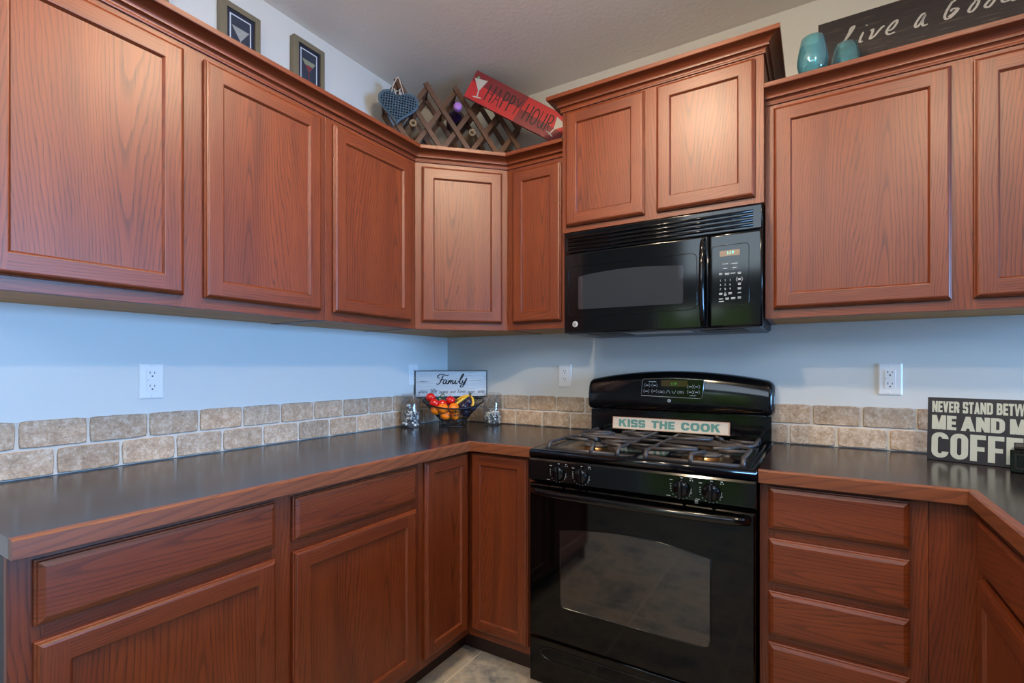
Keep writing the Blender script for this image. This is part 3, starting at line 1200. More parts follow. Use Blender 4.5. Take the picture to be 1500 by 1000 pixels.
# finished end panel of the left run
mb = MB(*LEFT)
mb.box((-1.989, 0.001, 0.012), (-1.976, BT, 0.5805), (0, 1, 0))
mb.build('end_panel', plain('dark_panel_sky_tint', srgb(40, 44, 54), 0.45, spec=0.3), t)  # dark laminate, with the sky's blue reflection put into its colour

t = thing('corner_base_cabinet', 'corner oak base cabinet with two narrow doors meeting at the inside corner', 'cabinet', (0, 0, 0))
mb = MB()
vprism(mb, [(0.001, -0.001), (0.001, -0.9055), (0.581, -0.9055), (0.581, -0.581), (0.9215, -0.581), (0.9215, -0.001)], TK, BT)
mb.build('carcass', OAK, t)
mb = MB()
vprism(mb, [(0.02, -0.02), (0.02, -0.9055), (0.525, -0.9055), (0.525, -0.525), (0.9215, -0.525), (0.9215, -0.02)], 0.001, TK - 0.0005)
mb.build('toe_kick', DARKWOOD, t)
frame_mesh(LEFT, -0.9055, -0.60, TK, BT, BDp + 0.0005, BF, t, [(-0.9055, -0.875), (-0.625, -0.6005)], [(TK, TK + 0.045), (BT - 0.03, BT)])
frame_mesh(BACK, 0.60, 0.9215, TK, BT, BDp + 0.0005, BF, t, [(0.6005, 0.625), (0.885, 0.9215)], [(TK, TK + 0.045), (BT - 0.03, BT)])
door_mesh(LEFT, -0.884, -0.6245, 0.138, 0.866, BF + 0.001, t, w=0.05)
door_mesh(BACK, 0.6245, 0.893, 0.138, 0.866, BF + 0.001, t, w=0.05)

t = thing('drawer_cabinet', 'oak base cabinet with a stack of four drawers right of the stove', 'cabinet', (1.9, 0, 0))
base_carcass(BACK, 1.6945, 2.0905, t)
frame_mesh(BACK, 1.6945, 2.0905, TK, BT, BDp, BF, t, [(1.6945, 1.738), (2.033, 2.0905)],
           [(TK, TK + 0.05), (0.395, 0.435), (0.55, 0.59), (0.70, 0.75), (BT - 0.03, BT)])
for b0, b1 in ((0.738, 0.864), (0.580, 0.7105), (0.424, 0.5545), (0.138, 0.401)):
    slab_mesh(BACK, 1.7185, 2.051, b0, b1, BF + 0.001, t)
mb = MB(*BACK)
mb.box((2.0915, TK, 0.30), (2.2135, BT, BF - 0.002), (0, 1, 0))
mb.box((2.0915, 0.001, 0.30), (2.268, TK, 0.525), (0, 1, 0))
fi = mb.build('filler_panel', OAK)
tag(fi, 'plain oak filler panel in the inside corner right of the drawer stack', 'filler panel')

RIGHT = ((2.795, 0, 0), (0, -1, 0))
t = thing('base_cabinet', 'oak base cabinet at far right facing left, drawer panel over doors', 'cabinet', (2.795, -1.2, 0))
base_carcass(RIGHT, 0.6015, 1.90, t)
frame_mesh(RIGHT, 0.6015, 1.90, TK, BT, BDp, BF, t, [(0.6015, 0.66), (1.235, 1.29), (1.84, 1.90)],
           [(TK, TK + 0.045), (0.700, 0.745), (BT - 0.03, BT)])
slab_mesh(RIGHT, 0.634, 1.25, 0.722, 0.850, BF + 0.001, t)
slab_mesh(RIGHT, 1.275, 1.87, 0.722, 0.850, BF + 0.001, t)
door_mesh(RIGHT, 0.634, 1.25, 0.138, 0.700, BF + 0.001, t)
door_mesh(RIGHT, 1.275, 1.87, 0.138, 0.700, BF + 0.001, t)

# -- countertops
CT, CB, CE = 0.9140, 0.8760, 0.635


def counter(name, label, poly, edges):
    """dark laminate slab (plan outline) with a band of oak along the listed edge path"""
    base = (poly[0][0], poly[0][1], CB)
    t = thing(name, label, 'countertop', base)
    mb = MB()
    vprism(mb, poly, CB, CT)
    mb.uv = [[(0, 0)] * len(f_) for f_ in mb.f]
    for k, f_ in enumerate(mb.f):
        mb.uv[k] = [(mb.v[i].x + mb.v[i].z, mb.v[i].y) for i in f_]
    mb.build('laminate_top', COUNTER, t)
    mb = MB()
    pr = [(0.0002, CB), (0.0195, CB), (0.0205, CB + 0.001), (0.0205, CT - 0.0035), (0.0165, CT), (0.0002, CT), (0.0002, CB)]
    mb.sweep(pr, edges, off=(random.uniform(-.02, .02), random.random()))
    mb.build('oak_edge', OAK_EDGE, t)
    return t


e = CE - 0.0205
counter('countertop', 'L-shaped dark laminate countertop running along the left wall to the stove',
        [(0.0005, -0.0005), (0.0005, -1.9905), (e, -1.9905), (e, -e), (0.9235, -e), (0.9235, -0.0005)],
        [(e, -1.9905), (e, -e), (0.9235, -e)])
XR = 2.161 + 0.0205
counter('countertop', 'dark laminate countertop right of the stove, carrying the coffee sign',
        [(1.6935, -0.0005), (1.6935, -e), (XR, -e), (XR, -1.93), (2.81, -1.93), (2.81, -0.0005)],
        [(1.6935, -e), (XR, -e), (XR, -1.93)])

# ================================================================== MICROWAVE (a = x, b = z, c = distance from the back wall)
MB_ = lambda: MB(*BACK)
t = thing('microwave', 'black over-the-range microwave mounted under the raised cabinet above the stove', 'microwave', (1.31, 0, 1.36))
mb = MB_()
mb.box((0.9385, 1.366, 0.002), (1.6825, 1.7885, 0.333))
mb.build('body', BLACKM, t, bevel=0.004)
# underside pan with light lens and two grease filters
mb = MB_()
mb.box((0.945, 1.358, 0.02), (1.676, 1.3655, 0.36))
un = mb.build('underside', GREYM, t, bevel=0.002)
FILT = plain('filter_mesh', srgb(70, 60, 54), 0.5, metal=0.5)
for a0, a1 in ((1.02, 1.17), (1.47, 1.62)):
    mb = MB_()
    mb.box((a0, 1.3555, 0.16), (a1, 1.3578, 0.33))
    mb.build('grease_filter', FILT, un)
mb = MB_()
mb.box((1.20, 1.3555, 0.24), (1.43, 1.3578, 0.33))
mb.build('light_lens', plain('frosted_lens', srgb(190, 190, 190), 0.3), un)


def front_plate(a0, a1, b0, b1, c0, c1, r=0.006, bulge=0.0):
    """front shell with rolled edges"""
    mb = MB_()
    n = 5
    lv = [(0, c0)] + [(r * (1 - math.cos(k / n * PI / 2)), c1 - r + r * math.sin(k / n * PI / 2)) for k in range(n + 1)]
    rc = lambda i: [(a0 + i, b0 + i), (a1 - i, b0 + i), (a1 - i, b1 - i), (a0 + i, b1 - i)]
    for (i0, z0), (i1, z1) in zip(lv, lv[1:]):
        A, B = rc(i0), rc(i1)
        for k in range(4):
            k2 = (k + 1) % 4
            mb.face([(*A[k], z0), (*A[k2], z0), (*B[k2], z1), (*B[k], z1)], smooth=True)
    mb.face([(*p, c1) for p in rc(lv[-1][0])])
    mb.face([(*p, c0) for p in reversed(rc(0))])
    return mb


# vent grille across the top
mb = front_plate(0.9375, 1.6835, 1.6945, 1.779, 0.334, 0.3835, 0.004)
vg = mb.build('vent_grille', BLACKP, t)
for k in range(4):
    zz = 1.703 + k * 0.0158
    mb = MB_()
    pr = []
    for q in range(7):
        a = -PI / 2 + q / 6 * PI
        pr.append((zz + 0.0065 + 0.0058 * math.sin(a), 0.3830 + 0.0072 * math.cos(a)))
    for (b0, c0), (b1, c1) in zip(pr, pr[1:]):
        mb.face([(0.958, b0, c0), (1.655, b0, c0), (1.655, b1, c1), (0.958, b1, c1)], smooth=True)
    for a in (0.958, 1.655):
        pts = [(a, b, c) for b, c in pr]
        mb.face(pts if a < 1 else pts[::-1])
    mb.build('louver', BLACKP, vg)
mb = front_plate(0.9375, 1.5105, 1.360, 1.692, 0.334, 0.385, 0.006)
dr = mb.build('door', BLACKP, t)
# window surround: a thin raised outline, and the darker see-in window
mb = MB_()
o_ = rrect(0.958, 1.430, 1.470, 1.634, 0.02, 0.02, 5)
o_ = [(x, y + (0.010 * math.sin((x - 0.958) / 0.512 * PI) if y > 1.55 else -0.006 * math.sin((x - 0.958) / 0.512 * PI))) for x, y in o_]
pts = [(x, y, 0.3853) for x, y in o_]
mb.tube(pts, 0.0013, 6, closed=True)
mb.build('window_surround', BLACKP, dr)
mb = MB_()
w_ = []
for k in range(13):
    x = 1.420 - k / 12 * 0.418
    if k in (0, 12):
        continue
    w_.append((x, 1.594 + 0.013 * math.sin(k / 12 * PI)))
win = [(1.006, 1.458), (1.416, 1.454), (1.422, 1.460), (1.422, 1.588), (1.418, 1.596)] + w_ + [(1.006, 1.592), (1.002, 1.586), (1.002, 1.464)]
mb.prism(win, 0.384, 0.3856)
mb.build('window', MWWIN, dr)
# handle: bowed vertical bar
mb = MB_()
hp = []
for k in range(15):
    q = k / 14
    hp.append((1.4935, 1.372 + q * 0.305, 0.386 + 0.034 * math.sin(q * PI) ** 0.45 if 0 < k < 14 else 0.384))
mb.tube(hp, 0.0135, 12, rb=0.010)
mb.build('handle', BLACKP, dr)


def badge(parent, a, b, c, r, name='maker_badge'):
    mb = MB_()
    mb.lathe([(r * 0.98, 0), (r, 0.0008), (r * 0.9, 0.0016), (0, 0.0016)], (a, b, c), (0, 0, 1), 24)
    bd = mb.build(name, BADGE, parent)
    mb = MB_()
    n = 24
    for k in range(n):
        a0, a1 = 2 * PI * k / n, 2 * PI * (k + 1) / n
        for r0, r1 in ((0.70, 0.80),):
            mb.face([(a + r * r0 * math.cos(a0), b + r * r0 * math.sin(a0), c + 0.0018), (a + r * r1 * math.cos(a0), b + r * r1 * math.sin(a0), c + 0.0018),
                     (a + r * r1 * math.cos(a1), b + r * r1 * math.sin(a1), c + 0.0018), (a + r * r0 * math.cos(a1), b + r * r0 * math.sin(a1), c + 0.0018)])
    for pts in ([(-.05, .25), (-.35, .35), (-.45, 0), (-.2, -.3), (-.05, 0), (-.3, .05)], [(.4, .2), (.2, .4), (.05, .1), (.25, -.05), (.1, -.35), (-.05, -.2), (.4, 0)]):
        ribbon(mb, [(a + x * r, b + y * r) for x, y in pts], r * 0.12, c + 0.0018, taper=False)
    mb.build('emblem', BLACKM, bd)


badge(dr, 0.9885, 1.397, 0.385, 0.0125)
mb = front_plate(1.5125, 1.6835, 1.360, 1.692, 0.334, 0.385, 0.008)
cp = mb.build('control_panel', BLACKP, t)
mb = MB_()
mb.tube([(x, y, 0.3852) for x, y in rrect(1.522, 1.436, 1.642, 1.650, 0.012, 0.012, 5)], 0.0011, 6, closed=True)
mb.build('keypad_outline', BLACKP, cp)
mb = MB_()
mb.prism([(1.548, 1.611), (1.613, 1.611), (1.613, 1.631), (1.548, 1.631)], 0.3848, 0.3854)
ds = mb.build('display', DISPLAY, cp)
mb = MB_()
font_text(mb, '1:19', 1.5705, 1.6165, 0.0165, 0.3857, sx=0.85)
mb.build('clock_digits', DIGIT, ds)
mb = MB_()
for r, row in enumerate(('123', '456', '789')):
    for q, ch in enumerate(row):
        font_text(mb, ch, 1.5475 + q * 0.0160, 1.5225 - r * 0.0155, 0.0105, 0.3853)
font_text(mb, '0', 1.5635, 1.4785, 0.0095, 0.3853)


def dash(mb, x, y, w, h=0.003):
    mb.face([(x - w / 2, y - h / 2, 0.3853), (x + w / 2, y - h / 2, 0.3853), (x + w / 2, y + h / 2, 0.3853), (x - w / 2, y + h / 2, 0.3853)])


for x, y, w in ((1.566, 1.584, .018), (1.596, 1.583, .019), (1.566, 1.568, .014), (1.596, 1.568, .014), (1.591, 1.549, .016), (1.612, 1.479, .011), (1.553, 1.452, .016), (1.552, 1.461, .014)):
    dash(mb, x, y, w, 0.0028)
for x, y, w in ((1.551, 1.549, .011), (1.572, 1.548, .015), (1.612, 1.548, .012), (1.612, 1.526, .011), (1.612, 1.510, .010), (1.612, 1.494, .012),
                (1.551, 1.479, .012), (1.582, 1.479, .012), (1.566, 1.4745, .009), (1.572, 1.461, .012), (1.592, 1.461, .014), (1.612, 1.462, .011)):
    dash(mb, x, y + 0.002, w, 0.0026)
    dash(mb, x, y - 0.002, w * 0.9, 0.0026)
for sx in (-1, 1):
    ribbon(mb, [(1.612 + sx * 0.006, 1.534), (1.612 + sx * 0.0105, 1.526), (1.612 + sx * 0.006, 1.518)], 0.0012, 0.3853, taper=False)
mb.build('keypad_marks', PRINT, cp)
mb = MB_()
for x, y, w, h in ((1.566, 1.584, .026, .012), (1.596, 1.583, .026, .012), (1.566, 1.568, .024, .012), (1.596, 1.568, .024, .012)):
    mb.tube([(p, q, 0.3851) for p, q in rrect(x - w / 2, y - h / 2, x + w / 2, y + h / 2, 0.004, 0.004, 3)], 0.0004, 4, closed=True)
mb.build('keypad_button', GREYM, cp)

# ================================================================== RANGE
R0, R1 = 0.9265, 1.6905
t = thing('gas_range', 'black freestanding gas range with oven between the two countertops', 'stove', (1.308, -0.33, 0))
mb = MB_()
mb.box((R0 + 0.004, 0.05, 0.02), (R1 - 0.004, 0.885, 0.618))
mb.box((R0 + 0.02, 0.001, 0.05), (R1 - 0.02, 0.05, 0.59))
mb.build('body', BLACKM, t)
# cooktop: shallow tray with a raised rolled rim
mb = MB_()
rim = [(0.0, 0.888), (0.0, 0.908), (0.003, 0.914), (0.010, 0.9165), (0.022, 0.9150), (0.030, 0.907), (0.045, 0.9045)]


def rc(i, f=0.0):
    return [(R0 + i, 0.052 + i * 0.5), (R1 - i, 0.052 + i * 0.5), (R1 - i, 0.660 - i - f), (R0 + i, 0.660 - i - f)]


for (i0, z0), (i1, z1) in zip(rim, rim[1:]):
    A, B = rc(i0), rc(i1)
    for k in range(4):
        k2 = (k + 1) % 4
        mb.face([(A[k2][0], z0, A[k2][1]), (A[k][0], z0, A[k][1]), (B[k][0], z1, B[k][1]), (B[k2][0], z1, B[k2][1])], smooth=True)
B = rc(0.045)
mb.face([(x, 0.9045, c) for x, c in reversed(B)])
B = rc(0)
mb.face([(x, 0.888, c) for x, c in B])
mb.build('cooktop', BLACK, t)

# control panel under the rim, tilted a little
mb = MB_()
cp_pts = [(0.7985, 0.655), (0.806, 0.6665), (0.876, 0.6620), (0.8825, 0.6585), (0.8875, 0.650), (0.8875, 0.61), (0.7985, 0.61)]
n = len(cp_pts)
for k in range(n):
    (b0, c0), (b1, c1) = cp_pts[k], cp_pts[(k + 1) % n]
    mb.face([(R0, b0, c0), (R1, b0, c0), (R1, b1, c1), (R0, b1, c1)])
mb.face([(R1, b, c) for b, c in cp_pts][::-1])
mb.face([(R0, b, c) for b, c in cp_pts])
pn = mb.build('knob_panel', BLACK, t, bevel=0.0015)
cface = lambda b: 0.6665 - (b - 0.806) * (0.0045 / 0.07)
for kx in (1.050, 1.139, 1.479, 1.568):
    kz = 0.8385
    mb = MB_()
    c0 = cface(kz)
    mb.lathe([(0.0265, 0.0), (0.027, 0.003), (0.0245, 0.008), (0.0235, 0.013), (0.0215, 0.015), (0, 0.016)], (kx, kz, c0), (0, 0, 1), 32)
    kn = mb.build('knob', BLACKP, t)
    mb = MB_()
    mb.prism([(kx - 0.0055, kz - 0.0235), (kx + 0.0055, kz - 0.0235), (kx + 0.0068, kz + 0.018), (kx + 0.003, kz + 0.0265), (kx - 0.003, kz + 0.0265), (kx - 0.0068, kz + 0.018)], c0 + 0.008, c0 + 0.0265)
    mb.build('grip', BLACKP, kn, bevel=0.002)
    mb = MB_()
    mb.face([(kx - 0.0008, kz + 0.010, c0 + 0.0267), (kx + 0.0008, kz + 0.010, c0 + 0.0267), (kx + 0.0008, kz + 0.024, c0 + 0.0267), (kx - 0.0008, kz + 0.024, c0 + 0.0267)])
    mb.build('pointer', GREYM, kn)
    mb = MB_()
    cc = lambda y: cface(y) + 0.0004

    def mark(x, y, w, h):
        w, h = w * 0.72, h * 0.72
        mb.face([(x - w / 2, y - h / 2, cc(y - h / 2)), (x + w / 2, y - h / 2, cc(y - h / 2)), (x + w / 2, y + h / 2, cc(y + h / 2)), (x - w / 2, y + h / 2, cc(y + h / 2))])
    mark(kx, kz + 0.0325, 0.010, 0.0035)
    mark(kx - 0.032, kz + 0.0235, 0.013, 0.003)
    for q in range(8):
        a = math.radians(-20 - q * 20)
        mark(kx + 0.033 * math.cos(a), kz + 0.033 * math.sin(a), 0.0032, 0.0032)
    for dy in (0.010, 0.003, -0.004):
        mark(kx - 0.033, kz + dy, 0.005, 0.003)
    ribbon(mb, [(kx + 0.030 * math.cos(math.radians(d)), kz + 0.030 * math.sin(math.radians(d))) for d in (5, -20, -45, -70, -95)], 0.0012, cc(kz) + 0.0008, taper=False)
    if kx in (1.050, 1.479, 1.568):
        mark(kx - 0.040, kz - 0.027, 0.018, 0.0025)
    if kx == 1.568:
        for q in range(3):
            mark(kx - 0.043, kz - 0.031 - q * 0.004, 0.014, 0.002)
    mark(kx + 0.029, kz + 0.033, 0.010, 0.003)
    mark(kx + 0.0265, kz + 0.027, 0.004, 0.004)
    mark(kx + 0.0335, kz + 0.027, 0.004, 0.004)
    mb.build('dial_marks', PRINT, pn)

# oven door
mb = MB_()
rings_ = [(0, 0.620), (0, 0.655), (0.002, 0.660), (0.006, 0.6625)]
rq = lambda i: [(R0 + 0.001 + i, 0.227 + i), (R1 - 0.001 - i, 0.227 + i), (R1 - 0.001 - i, 0.790 - i), (R0 + 0.001 + i, 0.790 - i)]
for (i0, z0), (i1, z1) in zip(rings_, rings_[1:]):
    A, B = rq(i0), rq(i1)
    for k in range(4):
        k2 = (k + 1) % 4
        mb.face([(*A[k], z0), (*A[k2], z0), (*B[k2], z1), (*B[k], z1)])
mb.face([(*p, 0.6625) for p in rq(0.006)])
mb.face([(*p, 0.620) for p in reversed(rq(0))])
od = mb.build('oven_door', OVENGLASS, t)
# window with an arched top
top = [(1.565 - k / 14 * 0.510, 0.632 + 0.027 * math.sin(k / 14 * PI)) for k in range(15)]
ow = [(1.055, 0.382), (1.0585, 0.364), (1.070, 0.356), (1.545, 0.356), (1.560, 0.362), (1.565, 0.380)] + top
mb = MB_()
mb.prism(ow, 0.661, 0.6632)
mb.build('window', OVENWIN, od)
mb = MB_()
mb.tube([(x, y, 0.6630) for x, y in ow], 0.0022, 6, closed=True)
mb.build('window_frame', BLACK, od)
mb = MB_()
hp = []
for k in range(25):
    q = k / 24
    hp.append((0.945 + q * 0.727, 0.766, 0.664 + 0.036 * min(1, math.sin(q * PI) ** 0.35 if 0 < k < 24 else 0.0)))
mb.tube(hp, 0.0135, 12, rb=0.011)
mb.build('handle', BLACK, od)
# storage drawer
mb = front_plate(R0 + 0.001, R1 - 0.001, 0.055, 0.2225, 0.620, 0.660, 0.006)
sd = mb.build('storage_drawer', OVENGLASS, t)
mb = MB_()
rr_ = rrect(0.975, 0.150, 1.640, 0.196, 0.05, 0.022, 6)
mb.tube([(x, y, 0.660) for x, y in rr_], 0.003, 6, closed=True)
mb.build('grip_outline', BLACK, sd)

# back guard
mb = MB_()
sec = [(0.9165, 0.022), (0.9165, 0.075), (0.925, 0.066), (1.022, 0.066), (1.022, 0.022)]
for k in range(len(sec)):
    (b0, c0), (b1, c1) = sec[k], sec[(k + 1) % len(sec)]
    mb.face([(R0 + 0.002, b0, c0), (R1 - 0.002, b0, c0), (R1 - 0.002, b1, c1), (R0 + 0.002, b1, c1)])
mb.face([(R0 + 0.002, b, c) for b, c in sec])
mb.face([(R1 - 0.002, b, c) for b, c in sec][::-1])
mb.build('backguard_riser', BLACK, t)
mb = MB_()
G0, G1 = 0.917, 1.700
nu = 40


def gtop(x):
    q = (x - G0) / (G1 - G0)
    e = min(q, 1 - q) * (G1 - G0)
    z = 1.160 + 0.043 * math.sin(q * PI) ** 0.8
    if e < 0.03:
        z -= 0.020 * (1 - math.sqrt(max(0, 1 - (1 - e / 0.03) ** 2)))
    return z


def gbot(x):
    q = (x - G0) / (G1 - G0)
    e = min(q, 1 - q) * (G1 - G0)
    z = 1.0265
    if e < 0.025:
        z += 0.016 * (1 - math.sqrt(max(0, 1 - (1 - e / 0.025) ** 2)))
    return z


def gsec(x):
    z0, z1 = gbot(x), gtop(x)
    pts = []
    prof = [(0.00, 0.024), (0.0, 0.070), (0.03, 0.088), (0.10, 0.096), (0.25, 0.0985), (0.55, 0.0955), (0.80, 0.088), (0.92, 0.080), (0.98, 0.068), (1.0, 0.052), (1.0, 0.024)]
    q = (x - G0) / (G1 - G0)
    e = min(q, 1 - q) * (G1 - G0)
    s = 1.0 if e > 0.02 else 0.55 + 0.45 * math.sqrt(max(0, 1 - (1 - e / 0.02) ** 2))
    return [(x, z0 + (z1 - z0) * h, 0.024 + (c - 0.024) * s) for h, c in prof]


xs = [G0 + d for d in (0, .002, .005, .010, .016, .022, .03)] + [G0 + 0.03 + (G1 - G0 - 0.06) * k / 26 for k in range(1, 26)] + [G1 - d for d in (.03, .022, .016, .010, .005, .002, 0)]
secs = [gsec(x) for x in xs]
for A, B in zip(secs, secs[1:]):
    for k in range(len(A) - 1):
        mb.face([A[k], B[k], B[k + 1], A[k + 1]], smooth=True)
mb.face(secs[0][::-1])
mb.face(secs[-1])
bgd = mb.build('backguard', BLACK, t)
gc = lambda z: 0.0985 - 0.003 * max(0, (z - 1.07)) / 0.05
mb = MB_()
px = [(1.178, 1.094), (1.428, 1.088), (1.434, 1.092), (1.443, 1.160), (1.438, 1.167), (1.310, 1.172), (1.190, 1.167), (1.184, 1.162)]
mb.prism(px, 0.090, 0.0995)
op = mb.build('oven_clock_panel', BLACKP, bgd)
mb = MB_()
mb.tube([(x, y, 0.0993) for x, y in px], 0.0014, 6, closed=True)
mb.build('panel_rim', STEEL, op)
mb = MB_()
mb.prism([(1.265, 1.137), (1.376, 1.137), (1.376, 1.163), (1.265, 1.163)], 0.0990, 0.0999)
ds = mb.build('display', plain('dark_amber_display', srgb(74, 58, 30), 0.12), op)
mb = MB_()
for q in range(3):
    x = 1.309 + q * 0.012
    font_text(mb, '8', x, 1.142, 0.014, 0.1002, sx=0.8)
mb = MB_()
font_text(mb, '1:19', 1.306, 1.1425, 0.0165, 0.1003, sx=0.9)
mb.build('clock_digits', DIGITG, ds)
mb = MB_()
for x, y in ((1.205, 1.140), (1.237, 1.140), (1.201, 1.114), (1.236, 1.115), (1.387, 1.114), (1.413, 1.114), (1.387, 1.137), (1.413, 1.137)):
    for sx in (-1, 1):
        ribbon(mb, [(x + sx * 0.008, y + 0.008), (x + sx * 0.0125, y), (x + sx * 0.008, y - 0.008)], 0.0013, 0.0999, taper=False)
    mb.face([(x - 0.006, y - 0.002, 0.0999), (x + 0.006, y - 0.002, 0.0999), (x + 0.006, y + 0.002, 0.0999), (x - 0.006, y + 0.002, 0.0999)])
for x in (1.267, 1.348):
    for sx in (-1, 1):
        ribbon(mb, [(x + sx * 0.009, 1.119), (x + sx * 0.0125, 1.112), (x + sx * 0.009, 1.105)], 0.0013, 0.0999, taper=False)
    for dy in (0.003, -0.002):
        mb.face([(x - 0.006, 1.111 + dy, 0.0999), (x + 0.006, 1.111 + dy, 0.0999), (x + 0.006, 1.1135 + dy, 0.0999), (x - 0.006, 1.1135 + dy, 0.0999)])
ribbon(mb, [(1.287, 1.106), (1.2955, 1.120), (1.304, 1.106)], 0.0015, 0.0999, taper=False)
ribbon(mb, [(1.311, 1.119), (1.3195, 1.106), (1.328, 1.119)], 0.0015, 0.0999, taper=False)
mb.face([(1.212, 1.1545, 0.0999), (1.244, 1.1545, 0.0999), (1.244, 1.1575, 0.0999), (1.212, 1.1575, 0.0999)])
mb.face([(1.385, 1.098, 0.0999), (1.411, 1.098, 0.0999), (1.411, 1.1005, 0.0999), (1.385, 1.1005, 0.0999)])
mb.build('button_marks', PRINT, op)
badge(bgd, 1.299, 1.075, 0.0985, 0.0075)

# burners and grates
for bx, bc in ((1.118, 0.475), (1.118, 0.205), (1.522, 0.475), (1.522, 0.205)):
    mb = MB_()
    mb.lathe([(0.085, 0.9050), (0.078, 0.9062), (0.060, 0.9052), (0.048, 0.9068), (0.046, 0.915), (0.040, 0.918), (0.0, 0.918)], (bx, 0, bc), (0, 1, 0), 36)
    bu = mb.build('burner', BRASS, t)
    mb = MB_()
    mb.lathe([(0.034, 0.9185), (0.044, 0.9185), (0.046, 0.9215), (0.043, 0.9255), (0.0, 0.9265)], (bx, 0, bc), (0, 1, 0), 36)
    mb.build('burner_cap', BURNER, bu)
GT = 0.9345


def grate(xi, xo):
    sx = 1 if xo > xi else -1
    mb = MB_()
    r = 0.0078
    cf, cm, cb = 0.600, 0.338, 0.085
    xc = (1.118 if xo < 1.3 else 1.522)

    def bar(pts):
        mb.tube([(x, z, c) for x, c, z in pts], r, 6, rb=0.0062)
    foot = 0.909
    # inner rail, front to back with bent-down ends
    bar([(xi, cf + 0.002, foot), (xi, cf - 0.002, 0.922), (xi, cf - 0.016, 0.935), (xi, cf - 0.035, GT), (xi, cb + 0.035, GT), (xi, cb + 0.012, 0.934), (xi, cb, foot)])
    for y0_, y1_ in ((cf, cm), (cb, cm)):
        s = 1 if y0_ > y1_ else -1
        # outer loop of each half: front foot, along the outside, round the corner to the inner rail
        L = [(xo, y0_, foot), (xo, y0_ - s * 0.006, 0.925), (xo, y0_ - s * 0.022, 0.937), (xo, y0_ - s * 0.05, GT)]
        yq = y1_ + s * 0.014
        for k in range(5):
            a = k / 4 * PI / 2
            L.append((xo - sx * 0.045 * (1 - math.cos(a)) , yq + s * 0.045 * (1 - math.sin(a)), GT))
        L.append((xi + sx * 0.004, yq, GT))
        bar(L)
        yc = 0.475 if s > 0 else 0.205
        # second foot with a finger to the burner
        xf = xc - sx * 0.03
        bar([(xf, y0_, foot), (xf, y0_ - s * 0.006, 0.925), (xf, y0_ - s * 0.02, 0.937), (xf + sx * 0.004, y0_ - s * 0.04, GT), (xc, yc + s * 0.035, GT + 0.001)])
        # front tie between the feet
        bar([(xo, y0_ - s * 0.004, 0.9115), (xi, y0_ - s * 0.004, 0.9115)])
        # fingers
        bar([(xi + sx * 0.004, yc - s * 0.045, GT), (xc - sx * 0.034, yc - s * 0.006, GT + 0.001)])
        bar([(xo - sx * 0.002, yc - s * 0.02, GT), (xc + sx * 0.036, yc - s * 0.004, GT + 0.001)])
        bar([(xo - sx * 0.035, yq + s * 0.012, GT), (xc + sx * 0.012, yc - s * 0.034, GT + 0.001)])
        bar([(xi + sx * 0.004, y0_ - s * 0.055, GT), (xc - sx * 0.030, yc + s * 0.020, GT + 0.001)])
    return mb.build('grate', IRON, t)


grate(1.246, 0.975)
grate(1.345, 1.648)
for cc_ in (0.20, 0.335, 0.47):
    mb = MB_()
    mb.tube([(1.252, 0.9335, cc_), (1.339, 0.9335, cc_)], 0.0055, 6)
    mb.build('grate_tie', IRON, t)

# ================================================================== OUTLETS
def plate(mb, a, b, w, h):
    lv = [(0, 0.0004), (0, 0.002), (0.003, 0.0045), (0.006, 0.0055)]
    rq = lambda i: rrect(a - w / 2 + i, b - h / 2 + i, a + w / 2 - i, b + h / 2 - i, 0.003, 0.003, 2)
    for (i0, z0), (i1, z1) in zip(lv, lv[1:]):
        A, B = rq(i0), rq(i1)
        for k in range(len(A)):
            mb.face([(*A[k - 1], z0), (*A[k], z0), (*B[k], z1), (*B[k - 1], z1)])
    mb.face([(*p, lv[-1][1]) for p in rq(lv[-1][0])])
    mb.face([(*p, 0.0004) for p in reversed(rq(0))])


def slots(fr, parent, a, cs, c):
    mb = MB(*fr)
    for b in cs:
        for dx, hh in ((-0.0065, 0.0075), (0.0065, 0.0062)):
            mb.face([(a + dx - 0.0011, b + 0.002, c), (a + dx + 0.0011, b + 0.002, c), (a + dx + 0.0011, b + 0.002 + hh, c), (a + dx - 0.0011, b + 0.002 + hh, c)])
        mb.face([(a + 0.0028 * math.cos(q / 8 * 2 * PI), b - 0.0055 + 0.0028 * math.sin(q / 8 * 2 * PI), c) for q in range(8)])
    mb.build('slots', SLOT, parent)


def screws(fr, parent, a, bs, c):
    for b in bs:
        mb = MB(*fr)
        mb.lathe([(0.0032, 0), (0.0028, 0.0008), (0, 0.001)], (a, b, c), (0, 0, 1), 12)
        mb.build('screw', WHITEP, parent)


def gfci(fr, a, b, label):
    loc = MB(*fr).P((a, b, 0))
    t = thing('power_outlet', label, 'outlet', tuple(loc), 'power outlets on the kitchen walls')
    mb = MB(*fr)
    plate(mb, a, b, 0.073, 0.117)
    mb.build('cover_plate', WHITEP, t)
    mb = MB(*fr)
    mb.box((a - 0.0165, b - 0.0335, 0.004), (a + 0.0165, b + 0.0335, 0.0072))
    r = mb.build('receptacle', WHITEP, t, bevel=0.0012)
    mb = MB(*fr)
    for bb in (b - 0.0045, b + 0.0045):
        mb.box((a - 0.006, bb - 0.003, 0.0068), (a + 0.006, bb + 0.003, 0.0082))
    mb.build('test_button', WHITEP, r)
    slots(fr, r, a, (b + 0.021, b - 0.021), 0.0074)
    mb = MB(*fr)
    mb.face([(a - 0.0125 + 0.0016 * math.cos(q / 6 * 2 * PI), b + 0.003 + 0.0016 * math.sin(q / 6 * 2 * PI), 0.0074) for q in range(6)])
    mb.build('status_light', SLOT, r)
    screws(fr, t, a, (b + 0.0485, b - 0.0485), 0.0054)


